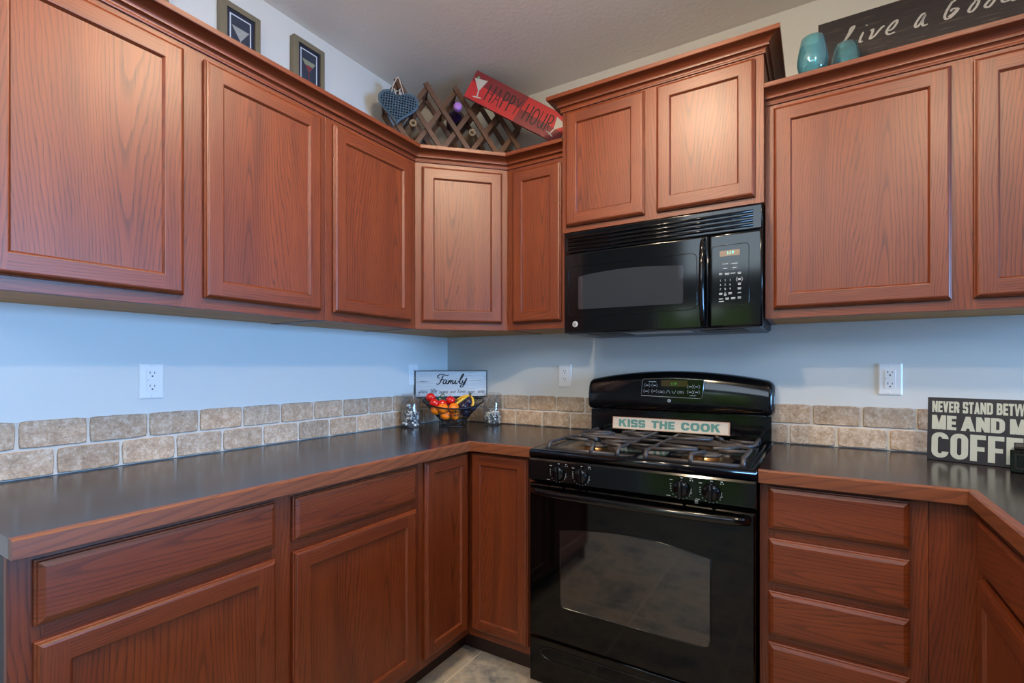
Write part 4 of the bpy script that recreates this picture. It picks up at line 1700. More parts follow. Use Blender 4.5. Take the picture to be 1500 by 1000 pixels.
def duplex(fr, a, b, label):
    loc = MB(*fr).P((a, b, 0))
    t = thing('power_outlet', label, 'outlet', tuple(loc), 'power outlets on the kitchen walls')
    mb = MB(*fr)
    plate(mb, a, b, 0.072, 0.117)
    mb.build('cover_plate', WHITEP, t)
    for d in (0.0195, -0.0195):
        mb = MB(*fr)
        mb.prism(rrect(a - 0.0165, b + d - 0.0140, a + 0.0165, b + d + 0.0140, 0.012, 0.009, 5), 0.004, 0.0072)
        r = mb.build('receptacle', WHITEP, t)
        slots(fr, r, a, (b + d,), 0.0074)
    screws(fr, t, a, (b,), 0.0054)


gfci(LEFT, -1.5145, 1.1745, 'white outlet with reset buttons on the left wall')
gfci(BACK, 2.069, 1.175, 'white outlet with reset buttons on the back wall right of the stove')
duplex(BACK, 0.759, 1.176, 'white outlet with two round sockets left of the stove')
duplex(LEFT, -0.290, 1.180, 'white outlet plate half hidden behind the family sign in the corner')

# ================================================================== SIGNS
def board(mb, L, Hh, th, grain=(1, 0, 0), jag=0.0):
    mb.box((0, 0, -th), (L, Hh, 0), grain)


def painted_wood(name, lo, hi, streak, amt=0.5, rough=0.6):
    m, t_, b = new_mat(name)
    uv = N(t_, 'ShaderNodeUVMap', uv_map='grain')
    f1 = noise(t_, scaled(t_, uv.outputs[0], (90, 5, 1)), 1.0, 4, 0.65)
    f2 = noise(t_, scaled(t_, uv.outputs[0], (260, 9, 1)), 1.0, 3, 0.6)
    c = mixc(t_, f1, lo, hi)
    c = mixc(t_, M(t_, 'MULTIPLY', ramp(t_, f2, [(0.58, 0.0), (0.68, 1.0)]), amt), c, streak)
    t_.links.new(c, b.inputs['Base Color'])
    b.inputs['Roughness'].default_value = rough
    return m


WHITEWASH = painted_wood('whitewashed_board', srgb(186, 186, 186), srgb(226, 226, 226), srgb(120, 116, 114), 0.6)
SIGNBLACK = painted_wood('black_painted_board', srgb(30, 26, 30), srgb(56, 48, 50), srgb(112, 92, 84), 0.55)
SIGNDARK = plain('navy_black_panel', srgb(27, 26, 40), 0.4, var=0.1)
LETBLACK = plain('black_lettering', srgb(22, 22, 28), 0.6)
LETPALE = plain('pale_grey_lettering', srgb(182, 192, 188), 0.55, var=0.06, vscale=90)
LETTEAL = plain('teal_lettering', srgb(86, 140, 132), 0.6, var=0.1, vscale=80)
LETWHITE = plain('off_white_lettering', srgb(184, 182, 180), 0.6, var=0.08, vscale=60)
CREAM = painted_wood('cream_board', srgb(196, 184, 168), srgb(220, 210, 196), srgb(150, 130, 110), 0.4)
RAWWOOD = plain('pale_raw_wood', srgb(188, 140, 108), 0.6, var=0.12)
RED = plain('red_board_paint', srgb(186, 34, 42), 0.5, var=0.06)
DARKRED = plain('dark_red_board_paint', srgb(118, 24, 38), 0.5, var=0.06)

# -- family sign: spans the corner above the fruit basket
FA = 0.296
FAM = ((0.0085, -FA + 0.0085, 1.0585), (s2, s2, 0))
FL, FH = (FA - 0.017) * math.sqrt(2), 0.143
t = thing('wooden_sign', 'whitewashed sign reading Family, propped across the corner behind the fruit basket', 'sign', FAM[0])
mb = MB(*FAM)
board(mb, FL, FH, 0.010)
mb.build('board', WHITEWASH, t, bevel=0.001)
mb = MB(*FAM)
for lo, hi in (((0, 0, 0.0002), (0.006, FH, 0.0008)), ((FL - 0.005, 0, 0.0002), (FL, FH, 0.0008)), ((0.006, FH - 0.004, 0.0002), (FL - 0.005, FH, 0.0008)), ((0.006, 0, 0.0002), (FL - 0.005, 0.003, 0.0008))):
    mb.box(lo, hi)
for y_, xa, xb in ((0.082, 0.012, 0.075), (0.086, FL - 0.10, FL - 0.035), (0.084, 0.03, 0.06)):
    mb.box((xa, y_, 0.0002), (xb, y_ + 0.0012, 0.0005))
mb.build('worn_edge', LETBLACK, t)
mb = MB(*FAM)
fx = lambda p: ((p[0] - 45) / 1155 * FL, (500 - p[1]) / 415 * FH)
for st in ([(440, 200), (415, 200), (405, 180), (420, 158), (455, 145), (500, 150), (545, 162), (582, 152)],
           [(495, 160), (475, 205), (450, 260), (425, 292), (398, 300), (385, 288)], [(428, 236), (465, 230), (502, 220)],
           [(545, 240), (515, 232), (495, 258), (490, 285), (505, 296), (530, 275), (548, 238), (537, 285), (552, 296), (572, 280)],
           [(566, 285), (588, 242), (576, 296)], [(578, 282), (603, 242), (616, 248), (604, 294)], [(606, 280), (632, 242), (648, 250), (636, 285), (650, 296), (670, 278)],
           [(668, 278), (692, 240), (680, 285), (695, 296), (716, 278)], [(703, 212), (709, 206)],
           [(716, 278), (765, 232), (805, 175), (818, 140), (802, 146), (774, 195), (754, 255), (756, 288), (772, 294), (790, 275)],
           [(808, 232), (796, 268), (808, 284), (835, 262), (868, 205), (848, 262), (822, 312), (790, 348), (766, 345), (768, 325), (800, 305), (850, 278)]):
    ribbon(mb, [fx(p) for p in st], 0.0052, 0.0011)
y_ = fx((0, 440))[1]
mb.build('lettering', LETBLACK, t)
for txt, xx, sz in (('where', 95, .023), ('life', 285, .036), ('begins', 425, .022), ('and', 605, .022), ('love', 715, .030), ('never', 872, .022), ('ends', 1040, .024)):
    mb = MB(*FAM)
    font_text(mb, txt, fx((xx, 0))[0], y_, sz, 0.0011, sx=0.85, shear=0.3)
    mb.build('lettering', LETBLACK, t)

# -- kiss the cook sign
KX0, KX1, KH = 1.047, 1.541, 0.0545
lean = math.radians(6)
KIS = ((KX0, -0.094 - 0.012, 0.9415), (1, 0, 0), (0, math.sin(lean), math.cos(lean)))
t = thing('wooden_sign', 'narrow cream sign reading KISS THE COOK leaning on the stove backguard', 'sign', KIS[0])
mb = MB(*KIS)
board(mb, KX1 - KX0, KH, 0.016)
mb.build('board', RAWWOOD, t, bevel=0.001)
mb = MB(*KIS)
mb.box((0.003, 0.0025, 0.0), (KX1 - KX0 - 0.004, KH - 0.003, 0.0006), (1, 0, 0))
mb.build('painted_face', CREAM, t)
wd = {'*': 0.80, 'I': 0.30, 'O': 0.95, 'C': 0.88, 'K': 0.95, 'H': 0.86, 'S': 0.78, 'E': 0.70, 'T': 0.82}
kh, kgap, ksp = 0.0335, 0.09, 0.020
tot = block_text(MB(*KIS), 'KISS THE COOK', 0, 0, kh, wd, kgap, 0.30, 0.24, 0, 0, space=ksp) - kgap * kh
ks = 0.430 / tot
wd = {q: v * ks for q, v in wd.items()}
x_ = 0.030
for word in ('KISS', 'THE', 'COOK'):
    mb = MB(*KIS)
    x_ = block_text(mb, word, x_, 0.0105, kh, wd, kgap * ks, 0.30 * ks, 0.24, 0.0006, 0.0010) + ksp * ks
    mb.build('lettering', LETTEAL, t)

# -- coffee sign
ang = math.radians(-17)
lean = math.radians(6)
ca, sa = math.cos(ang), math.sin(ang)
bk = Vector((-sa, ca, 0))
COF = ((2.152, -0.150, 0.9146), (ca, sa, 0), tuple(bk * math.sin(lean) + Vector((0, 0, math.cos(lean)))))
CL, CH = 0.276, 0.206
t = thing('wooden_sign', 'black sign with pale lettering about coffee, leaning at right on the counter', 'sign', COF[0])
mb = MB(*COF)
board(mb, CL, CH, 0.013)
mb.build('board', SIGNDARK, t, bevel=0.0012)
mb = MB(*COF)
w1 = {'*': 0.60, 'E': 0.50, 'V': 0.62, 'N': 0.64, 'S': 0.58, 'T': 0.54, 'W': 0.92}


def fit(text, x, xmax, y, H_, w, gap, tx, ty, space):
    e_ = block_text(MB(*COF), text, 0, 0, H_, w, gap, tx, ty, 0, 0.0006, space=space)
    k_ = (xmax - x) / (e_ - gap * H_)
    w2 = {q: v_ * k_ for q, v_ in w.items()}
    for word in text.split():
        mb = MB(*COF)
        x = block_text(mb, word, x, y, H_, w2, gap * k_, tx * k_, ty, 0, 0.0006) + space * k_
        mb.build('lettering', LETPALE, t)


fit('NEVER STAND BETWEEN', 0.0115, CL - 0.012, 0.1575, 0.0365, w1, 0.05, 0.23, 0.20, 0.012)
fit('ME AND MY', 0.0115, CL - 0.012, 0.1015, 0.046, {'*': 0.78, 'M': 0.88, 'E': 0.58, 'A': 0.84, 'Y': 0.8}, 0.05, 0.30, 0.21, 0.010)
fit('COFFEE', 0.0115, CL - 0.012, 0.0095, 0.082, {'*': 0.56, 'C': 0.66, 'O': 0.66}, 0.07, 0.25, 0.17, 0)

# -- happy hour sign
yaw = math.radians(31)
HD = Vector((math.cos(yaw), math.sin(yaw), 0))
tl = math.radians(-27.5)
hax = HD * math.cos(tl) + Vector((0, 0, math.sin(tl)))
hup = Vector((0, 0, math.cos(tl))) - HD * math.sin(tl)
HAP = ((0.4106, -0.3849, 2.5082), tuple(hax), tuple(hup))
HK = 0.955
HL, HH = 0.525, 0.146
t = thing('wooden_sign', 'red tilted sign reading HAPPY HOUR leaning over the wine rack', 'sign', HAP[0])
mb = MB(*HAP)
board(mb, HL, HH, 0.011)
mb.build('board', DARKRED, t, bevel=0.001)
mb = MB(*HAP)
mb.face([(0.002, 0.002, 0.0006), (HL * 0.52, 0.002, 0.0006), (HL * 0.53, HH * 0.50, 0.0006), (HL * 0.30, HH * 0.53, 0.0006), (0.002, HH * 0.62, 0.0006)])
mb.face([(HL * 0.54, HH * 0.50, 0.0006), (HL - 0.002, HH * 0.42, 0.0006), (HL - 0.002, HH - 0.002, 0.0006), (HL * 0.56, HH - 0.002, 0.0006)])
mb.build('red_patch', RED, t)
mb = MB(*HAP)


def thin(ch, x, y, w, h):
    S_ = {'H': [[(0, 0), (0.06, 1)], [(.9, 0), (1, 1.02)], [(0.02, .5), (.95, .5)]], 'A': [[(0, 0), (.5, 1)], [(.5, 1), (1, 0)], [(.2, .36), (.82, .36)]],
          'P': [[(0.1, 0), (0.1, 1)], [(0, .98), (.7, 1), (1, .78), (.7, .55), (.12, .52)]], 'Y': [[(0, 1), (.5, .5)], [(1, 1), (.5, .5), (.35, 0)]],
          'O': [[(.5, 1), (.05, .75), (.05, .25), (.5, 0), (.95, .25), (.95, .75), (.5, 1)]], 'U': [[(0, 1), (.02, .3), (.4, 0), (.8, .2), (.95, .5)], [(.95, 1), (.95, 0)]],
          'R': [[(0.1, 0), (0.1, 1)], [(0, .98), (.7, 1), (1, .78), (.7, .55), (.12, .52)], [(.45, .52), (1.05, 0)]]}[ch]
    for st in S_:
        vert = abs(st[0][0] - st[-1][0]) < 0.3
        if len(st) == 2:
            st = [st[0], ((st[0][0] + st[1][0]) / 2, (st[0][1] + st[1][1]) / 2), st[1]]
        ribbon(mb, [(x + a * w, y + b * h) for a, b in st], 0.0062 if vert else 0.0042, 0.0011, taper=False)


xx = 0.098
for ch in 'HAPPY HOUR':
    if ch == ' ':
        xx += 0.020
        mb.build('lettering', LETBLACK, t)
        mb = MB(*HAP)
        continue
    w_ = {'H': .030, 'A': .030, 'P': .022, 'Y': .026, 'O': .028, 'U': .026, 'R': .024}[ch]
    thin(ch, xx, HH * 0.20, w_, HH * 0.58)
    xx += w_ + 0.012
mb.build('lettering', LETBLACK, t)


def martini(mb, x, y, s, rot):
    c_, s_ = math.cos(rot), math.sin(rot)
    T = lambda a, b: (x + (a * c_ - b * s_) * s, y + (a * s_ + b * c_) * s, 0.0011)
    mb.face([T(-.05, 0.42), T(.05, 0.42), T(.36, 1.0), T(-.36, 1.0)])
    mb.face([T(-.035, 0.04), T(.035, 0.04), T(.035, .45), T(-.035, .45)])
    mb.face([T(-.26, 0.0), T(.26, 0.0), T(.18, .06), T(-.18, .06)])


mb = MB(*HAP)
martini(mb, 0.062, 0.022, 0.094, 0.22)
martini(mb, 0.466, 0.026, 0.090, -0.30)
mb.build('martini_glass_picture', LETWHITE, t)
mb = MB(*HAP)
for x_, y_ in ((0.025, 0.116), (0.510, 0.108)):
    mb.face([(x_ + 0.007 * math.cos(q / 10 * 2 * PI), y_ + 0.007 * math.sin(q / 10 * 2 * PI), 0.0013) for q in range(10)])
mb.build('olive_picture', plain('olive_paint', srgb(110, 150, 130), 0.6), t)
t.scale = (HK, HK, HK)

# -- live a good sign
LIV = ((1.846, -0.160, 2.1985), (1, 0, 0), (0, 0.09, 1))
t = thing('wooden_sign', 'long black wooden sign with white script standing on the right wall cabinet', 'sign', LIV[0])
mb = MB(*LIV)
mb.box((0, 0, -0.016), (0.86, 0.275, 0), (1, 0, 0))
mb.build('board', SIGNBLACK, t, bevel=0.0015)
mb = MB(*LIV)
LIVE = [
    [(0.1112, 0.2784), (0.0995, 0.2739), (0.0924, 0.2555), (0.082, 0.2383)],
    [(0.1103, 0.2782), (0.1042, 0.2661), (0.0924, 0.2477), (0.0791, 0.2321), (0.0662, 0.2139)],
    [(0.0662, 0.2139), (0.078, 0.2105)],
    [(0.1351, 0.2455), (0.1272, 0.2277), (0.1239, 0.2123), (0.1331, 0.2125)],
    [(0.1434, 0.2655), (0.1453, 0.2683)],
    [(0.1546, 0.2411), (0.1623, 0.2453), (0.1591, 0.2306), (0.1531, 0.2134), (0.1658, 0.2193), (0.1793, 0.2348), (0.1892, 0.2445), (0.1945, 0.2436)],
    [(0.1978, 0.2249), (0.2145, 0.2256), (0.2277, 0.2425), (0.2286, 0.2525), (0.2213, 0.2508), (0.2081, 0.2385), (0.1991, 0.2215), (0.2056, 0.2104), (0.2231, 0.2125)],
    [(0.3038, 0.2481), (0.2956, 0.2475), (0.2828, 0.2298), (0.2764, 0.2152), (0.2805, 0.208), (0.291, 0.2181), (0.3038, 0.2442), (0.2961, 0.2246), (0.2971, 0.2073), (0.3095, 0.2082)],
    [(0.402, 0.2790), (0.392, 0.2810), (0.3775, 0.262), (0.3707, 0.2581), (0.3584, 0.2364), (0.3522, 0.2167), (0.3568, 0.2066), (0.3699, 0.2108), (0.386, 0.2298), (0.3723, 0.2353), (0.3675, 0.2284)],
    [(0.3832, 0.2298), (0.372, 0.2188), (0.3601, 0.2125)],
    [(0.4286, 0.2409), (0.4169, 0.2266), (0.4109, 0.2127), (0.4185, 0.208), (0.4302, 0.2213), (0.4362, 0.2389), (0.4306, 0.2444), (0.4267, 0.239)],
    [(0.468, 0.2354), (0.4558, 0.2243), (0.4496, 0.2134), (0.4581, 0.2073), (0.4695, 0.2198), (0.4753, 0.2334), (0.4699, 0.241)],
    [(0.5084, 0.2451), (0.4943, 0.2272), (0.4896, 0.2147), (0.4986, 0.21), (0.5078, 0.2188), (0.5164, 0.2800), (0.5122, 0.2223), (0.5141, 0.2068), (0.5238, 0.2096)],
]
for k0, k1 in ((0, 7), (7, 8), (8, 13)):
    mb = MB(*LIV)
    for st in LIVE[k0:k1]:
        st = [(a, b - 0.048) for a, b in st]
        if len(st) == 2:
            st = [st[0], ((st[0][0] + st[1][0]) / 2, (st[0][1] + st[1][1]) / 2), st[1]]
        ribbon(mb, st, 0.0062, 0.0008)
    mb.build('lettering', LETWHITE, t)

# ================================================================== PICTURE FRAMES (left wall, above the cabinets)
FRM = plain('olive_gold_frame', srgb(120, 110, 88), 0.4, var=0.08)
MAT_ = plain('navy_mat', srgb(24, 30, 52), 0.6)
ARTBG = plain('dark_slate_print', srgb(44, 50, 66), 0.6, var=0.3, vscale=50)
MATLINE = plain('white_mat_line', srgb(206, 214, 222), 0.6)
ARTPALE = plain('pale_print_ink', srgb(150, 152, 150), 0.6, var=0.25, vscale=120)
ARTRED = plain('red_print_ink', srgb(128, 44, 50), 0.6, var=0.15, vscale=90)
ARTGRN = plain('sage_print_ink', srgb(136, 140, 116), 0.6, var=0.25, vscale=120)


def picture(y0_, z1, w, h, label, cup, red, stem):
    fr = ((0.0006, y0_, z1 - h), (0, 1, 0))
    t = thing('picture_frame', label, 'picture frame', fr[0], 'framed cocktail prints on the left wall')
    mb = MB(*fr)
    b_ = 0.021
    for lo, hi in (((0, 0, 0), (b_, h, 0.030)), ((w - b_, 0, 0), (w, h, 0.030)), ((b_, 0, 0), (w - b_, b_, 0.030)), ((b_, h - b_, 0), (w - b_, h, 0.030))):
        mb.box(lo, hi)
    mb.build('frame', FRM, t, bevel=0.0015)
    mb = MB(*fr)
    mb.box((b_, b_, 0.004), (w - b_, h - b_, 0.022))
    mb.build('mat', MAT_, t)
    mb = MB(*fr)
    i, j = b_ + 0.013, b_ + 0.0175
    for lo, hi in (((i, i, .0222), (j, h - i, .0226)), ((w - j, i, .0222), (w - i, h - i, .0226)), ((j, i, .0222), (w - j, j, .0226)), ((j, h - j, .0222), (w - j, h - i, .0226))):
        mb.box(lo, hi)
    mb.build('mat_line', MATLINE, t)
    mb = MB(*fr)
    mb.face([(j, j, .0223), (w - j, j, .0223), (w - j, h - j, .0223), (j, h - j, .0223)])
    pr = mb.build('print', ARTBG, t)
    mb = MB(*fr)
    cx, top_ = w / 2, h - j - 0.036
    mb.face([(cx - 0.004, top_ - 0.042, .0225), (cx + 0.004, top_ - 0.042, .0225), (cx + 0.033, top_, .0225), (cx - 0.033, top_, .0225)])
    mb.face([(cx - 0.0018, top_ - 0.085, .0225), (cx + 0.0018, top_ - 0.085, .0225), (cx + 0.0018, top_ - 0.042, .0225), (cx - 0.0018, top_ - 0.042, .0225)])
    mb.build('cocktail_glass_picture', cup, pr)
    if red:
        mb = MB(*fr)
        mb.face([(cx - 0.003, top_ - 0.042, .0227), (cx + 0.003, top_ - 0.042, .0227), (cx + 0.019, top_ - 0.020, .0227), (cx - 0.019, top_ - 0.020, .0227)])
        mb.face([(cx - 0.0018, top_ - 0.085, .0227), (cx + 0.0018, top_ - 0.085, .0227), (cx + 0.0018, top_ - 0.042, .0227), (cx - 0.0018, top_ - 0.042, .0227)])
        mb.build('red_drink_picture', ARTRED, pr)
    return t


picture(-1.309, 2.546, 0.148, 0.205, 'framed print of a pale cocktail glass, left of the red-cocktail print', ARTPALE, False, 0)
picture(-1.019, 2.579, 0.148, 0.205, 'framed print of a red cocktail nearest the wine rack', ARTGRN, True, 0)
picture(-1.624, 2.560, 0.148, 0.150, 'frame barely showing at the top edge, farthest from the wine rack', ARTPALE, False, 0)

# ================================================================== WINE RACK ON THE CORNER CABINET
RK = plain('rustic_rack_wood', srgb(96, 66, 50), 0.6, var=0.25, vscale=40)
RCC = 0.705                # front face of the rack lies on x - y = RCC
ro = (RCC / 2, -RCC / 2, UT + 0.001)
RKF = (ro, (s2, s2, 0))
t = thing('wine_rack', 'folding lattice wine rack of dark wood standing on the corner cabinet', 'wine rack', ro)
ZT = 2.573 - ro[2]          # height of the peaks
p_ = 0.139                 # peak spacing
peaks = [-0.2865 + k * p_ for k in range(5)]
slope_h = p_                # a slat drops about one pitch for each pitch it runs
hw = 0.0115


def slat(mb, x0_, z0_, x1_, z1_, c0, c1):
    d = Vector((x1_ - x0_, z1_ - z0_)).normalized()
    n_ = Vector((-d.y, d.x)) * hw
    a, b = Vector((x0_, z0_)), Vector((x1_, z1_))
    q = [a - n_, b - n_, b + n_, a + n_]
    mb.prism([tuple(p) for p in q], c0, c1)


dz = 0.100                  # half-diamond height per pitch
xl, xr = peaks[0] - p_ / 2, peaks[-1] + p_ / 2
RDEP = 0.128
for c0 in (0.0, -RDEP):
    for k in range(-5, 10):
        pk = peaks[0] + k * p_
        for sg, cc0 in ((1, 0.0), (-1, -0.0125)):
            # a slat runs down from its peak (real, or beyond the end of the rack) to the foot or the other end
            run = (ZT - 0.008) / (2 * dz) * p_
            e0, e1 = sorted((pk, pk + sg * run))
            e0, e1 = max(e0, xl), min(e1, xr)
            if e1 - e0 < 0.02:
                continue
            zz = lambda x: ZT - abs(x - pk) / p_ * 2 * dz
            if xl - 1e-6 <= pk <= xr + 1e-6:
                if sg > 0:
                    e0 -= 0.010
                else:
                    e1 += 0.010
            f0 = lambda x: ZT - (x - pk) * sg / p_ * 2 * dz
            mb = MB(*RKF)
            slat(mb, e0, f0(e0), e1, f0(e1), c0 + cc0 - 0.012, c0 + cc0)
            mb.build('slat', RK, t, bevel=0.001)
for k in range(5):
    mb = MB(*RKF)
    mb.tube([(peaks[k], ZT - 0.002, -0.158), (peaks[k], ZT - 0.002, 0.003)], 0.0065, 10)
    mb.build('dowel', RK, t)
for k in range(6):
    xx_ = xl + k * p_
    mb = MB(*RKF)
    mb.tube([(xx_, ZT - dz, -0.158), (xx_, ZT - dz, 0.003)], 0.0065, 10)
    mb.build('dowel', RK, t)

# bottles lying in the rack, necks to the room
def bottle(x, z, mat, label, capmat=None, r=0.037, group='bottles in the wine rack', neck_out=0.055):
    loc = MB(*RKF).P((x, z, 0))
    t = thing('bottle', label, 'bottle', tuple(loc), group)
    mb = MB(*RKF)
    L = [(0, -0.205), (r * 0.92, -0.205), (r, -0.198), (r, -0.055), (r * 0.93, -0.035), (r * 0.62, -0.012), (0.0165, 0.004), (0.0150, neck_out - 0.012), (0.0175, neck_out - 0.011), (0.0175, neck_out - 0.003), (0.015, neck_out)]
    if capmat is None:
        L += [(0.0095, neck_out), (0.009, neck_out - 0.03), (0, neck_out - 0.03)]
    else:
        L += [(0, neck_out)]
    mb.lathe(L, (x, z, 0), (0, 0, 1), 28)
    mb.build('glass_body', mat, t)
    if capmat is None:
        mb = MB(*RKF)
        mb.lathe([(0.0093, neck_out - 0.012), (0, neck_out - 0.012)], (x, z, 0), (0, 0, 1), 16)
        mb.build('mouth', SLOT, t)
    else:
        mb = MB(*RKF)
        mb.lathe([(0.0185, neck_out - 0.02), (0.0195, neck_out - 0.018), (0.0195, neck_out + 0.004), (0.016, neck_out + 0.009), (0, neck_out + 0.010)], (x, z, 0), (0, 0, 1), 20)
        mb.build('cap', capmat, t)
    return t


TAN = plain('tan_stoneware', srgb(136, 112, 84), 0.35, var=0.1)
PURP = plain('deep_purple_glass', srgb(40, 26, 62), 0.12, spec=0.7)
LILAC = plain('lilac_cap', srgb(178, 124, 214), 0.35)
bottle(-0.217, 2.360 - ro[2], TAN, 'tan bottle with dark open mouth below the blue heart')
bottle(0.061, 2.346 - ro[2], TAN, 'tan bottle lying lowest in the middle of the wine rack', r=0.030)
bottle(-0.0085, 2.460 - ro[2], PURP, 'dark purple bottle with a lilac cap in the wine rack', LILAC)

# wicker heart hanging on the rack
t_h = (peaks[0] + 0.005, 0)
HC = MB(*RKF).P((-0.2857, 2.437 - ro[2], 0.016))
t = thing('wicker_heart', 'blue-grey wicker heart hanging by a string on the wine rack', 'heart ornament', tuple(HC))
HF = (tuple(HC), (s2, s2, 0))
WICK = plain('blue_grey_wicker', srgb(80, 104, 122), 0.6, var=0.2, vscale=90)
WICKD = plain('dark_wicker_back', srgb(22, 32, 44), 0.7, var=0.2, vscale=90)
LINEN = plain('white_string', srgb(216, 206, 196), 0.8)
def heart(s, n=48):
    pts = []
    for k in range(n):
        a = 2 * PI * k / n
        x = 16 * math.sin(a) ** 3
        y = 13 * math.cos(a) - 5 * math.cos(2 * a) - 2 * math.cos(3 * a) - math.cos(4 * a)
        pts.append((x / 16 * s, (y + 2.5) / 16 * s * 0.93))
    return pts


hs = 0.091
def inheart(x, y, s):
    pts = heart(s)
    c_ = False
    for k in range(len(pts)):
        (xa, ya), (xb, yb) = pts[k - 1], pts[k]
        if (ya > y) != (yb > y) and x < (xb - xa) * (y - ya) / (yb - ya) + xa:
            c_ = not c_
    return c_


rot = math.radians(-5)
Rt = lambda x, y: (x * math.cos(rot) - y * math.sin(rot), x * math.sin(rot) + y * math.cos(rot))
mb = MB(*HF)
mb.prism([Rt(*p) for p in reversed(heart(hs * 0.95))], -0.006, 0.002)
mb.build('back', WICKD, t)
mb = MB(*HF)
mb.tube([(*Rt(*p), 0.004) for p in heart(hs)], 0.0042, 6, closed=True)
mb.tube([(*Rt(*p), 0.008) for p in heart(hs * 0.93)], 0.003, 6, closed=True)
mb.build('rim', WICK, t)
mb = MB(*HF)
stp = 0.0122
for fam in (0, 1):
    k = -int(0.2 / stp)
    while k * stp < 0.2:
        off_ = k * stp
        pts, run_ = [], []
        for q in range(-40, 41):
            s_ = q * 0.005
            x, y = ((s_, off_) if fam == 0 else (off_, s_))
            if inheart(x, y, hs * 0.97):
                bz = 0.0065 + 0.012 * max(0, 1 - (x * x + y * y) / (hs * hs)) + 0.0012 * (1 if (q // 2 + k + fam) % 2 else -1)
                run_.append((*Rt(x, y), bz))
            else:
                if len(run_) > 2:
                    mb.tube(run_, 0.0025, 5)
                run_ = []
        if len(run_) > 2:
            mb.tube(run_, 0.0025, 5)
        k += 1
mb.build('woven_face', WICK, t)
mb = MB(*HF)
apex = (peaks[0] - (-0.2857), ZT + ro[2] - 2.437 + 0.012, 0.004)
mb.tube([(-0.030, 0.062, 0.010), (-0.024, 0.10, 0.006), (apex[0] - 0.006, apex[1] - 0.01, 0.004), (apex[0], apex[1] - 0.001, 0.001), (apex[0] + 0.007, apex[1] - 0.012, 0.004), (0.020, 0.09, 0.007), (0.026, 0.060, 0.010)], 0.0022, 6)
mb.tube([(-0.010, 0.058, 0.014), (-0.018, 0.085, 0.012), (-0.004, 0.072, 0.014), (0.010, 0.088, 0.012), (0.004, 0.058, 0.014)], 0.0026, 6)
mb.build('string', LINEN, t)

# ================================================================== TURQUOISE GLASSES
GZ = 2.1982


def blue_glass(x, y, label, hscale=1.0):
    t = thing('glass_tumbler', label, 'glass', (x, y, GZ), 'turquoise glasses on the right wall cabinet')
    mb = MB((x, y, GZ))
    pr = [(0.0, 0.0), (0.018, 0.0), (0.026, 0.003), (0.034, 0.013), (0.0415, 0.032), (0.0455, 0.055), (0.0455, 0.072), (0.043, 0.095), (0.038, 0.122), (0.0335, 0.146)]
    pr = [(r, h * hscale) for r, h in pr]
    inn = [(max(0, r - 0.0018), h + (0.003 if h < 0.01 else 0)) for r, h in reversed(pr)]
    mb.lathe(pr + inn, (0, 0, 0), (0, 1, 0), 40)
    mb.build('bowl', BLUEGLASS, t)
    return t


blue_glass(1.829, -0.302, 'turquoise glass nearest the microwave cabinet, beside the sign end', 0.93)
blue_glass(1.926, -0.200, 'turquoise glass standing in front of the first word of the sign', 0.93)

# ================================================================== JARS
def jar(x, y, label, fill, seed):
    rnd = random.Random(seed)
    t = thing('glass_jar', label, 'jar', (x, y, CT + 0.0006), 'lidded glass jars in the corner')
    mb = MB((x, y, CT + 0.0006))
    pr = [(0.0, 0.0), (0.044, 0.0), (0.048, 0.004), (0.049, 0.012), (0.049, 0.118), (0.046, 0.132), (0.036, 0.143), (0.035, 0.152), (0.038, 0.154)]
    inn = [(max(0, r - 0.0022), h + (0.003 if h < 0.01 else 0)) for r, h in reversed(pr)]
    mb.lathe(pr + inn, n=40)
    mb.build('jar_body', JARGLASS, t)
    mb = MB((x, y, CT + 0.0006))
    mb.lathe([(0.0, 0.1555), (0.041, 0.1555), (0.047, 0.159), (0.048, 0.164), (0.045, 0.168), (0.010, 0.171), (0.008, 0.172), (0.0, 0.1725)], n=40)
    mb.build('lid', JARGLASS, t)
    mb = MB((x, y, CT + 0.0006))
    cols = fill
    pts = []
    zmax = 0.112 if seed == 1 else 0.074
    for k in range(210 if seed == 1 else 150):
        r_ = 0.0395 * math.sqrt(rnd.random())
        a = rnd.random() * 2 * PI
        zc_ = 0.010 + rnd.random() * (zmax - 0.01) * (1.0 if r_ < 0.02 else (0.72 if seed == 1 else 0.92))
        pts.append((r_ * math.cos(a), zc_, r_ * math.sin(a)))
    for p in pts:
        s_ = rnd.uniform(0.005, 0.0085)
        vs = []
        m_ = rnd.randrange(len(cols))
        ax_ = Vector((rnd.gauss(0, 1), rnd.gauss(0, 1), rnd.gauss(0, 1))).normalized()
        mb.lathe([(0, -s_ * 0.7), (s_ * 0.8, -s_ * 0.35), (s_, 0.1 * s_), (s_ * 0.6, s_ * 0.6), (0, s_ * 0.72)], p, ax_, 7, mi=m_, smooth=False)
    o = mb.build('pebbles', cols)
    tag(o, 'silvery shells and pebbles in the left jar' if seed == 1 else 'grey-white pebbles in the jar right of the fruit basket', 'pebbles', kind='stuff')
    return t


PB = [plain('pebble_white', srgb(232, 234, 236), 0.2), plain('pebble_silver', srgb(150, 156, 164), 0.18, metal=0.7), plain('pebble_dark', srgb(52, 56, 64), 0.3), plain('pebble_pearl', srgb(190, 192, 190), 0.2)]
PB2 = [plain('pebble_grey', srgb(190, 188, 180), 0.35), plain('pebble_pale', srgb(226, 224, 216), 0.3), plain('pebble_charcoal', srgb(70, 68, 66), 0.4)]
jar(0.074, -0.385, 'lidded glass jar of silvery shells left of the fruit basket', PB, 1)
jar(0.366, -0.072, 'lidded glass jar of grey pebbles right of the fruit basket', PB2, 2)

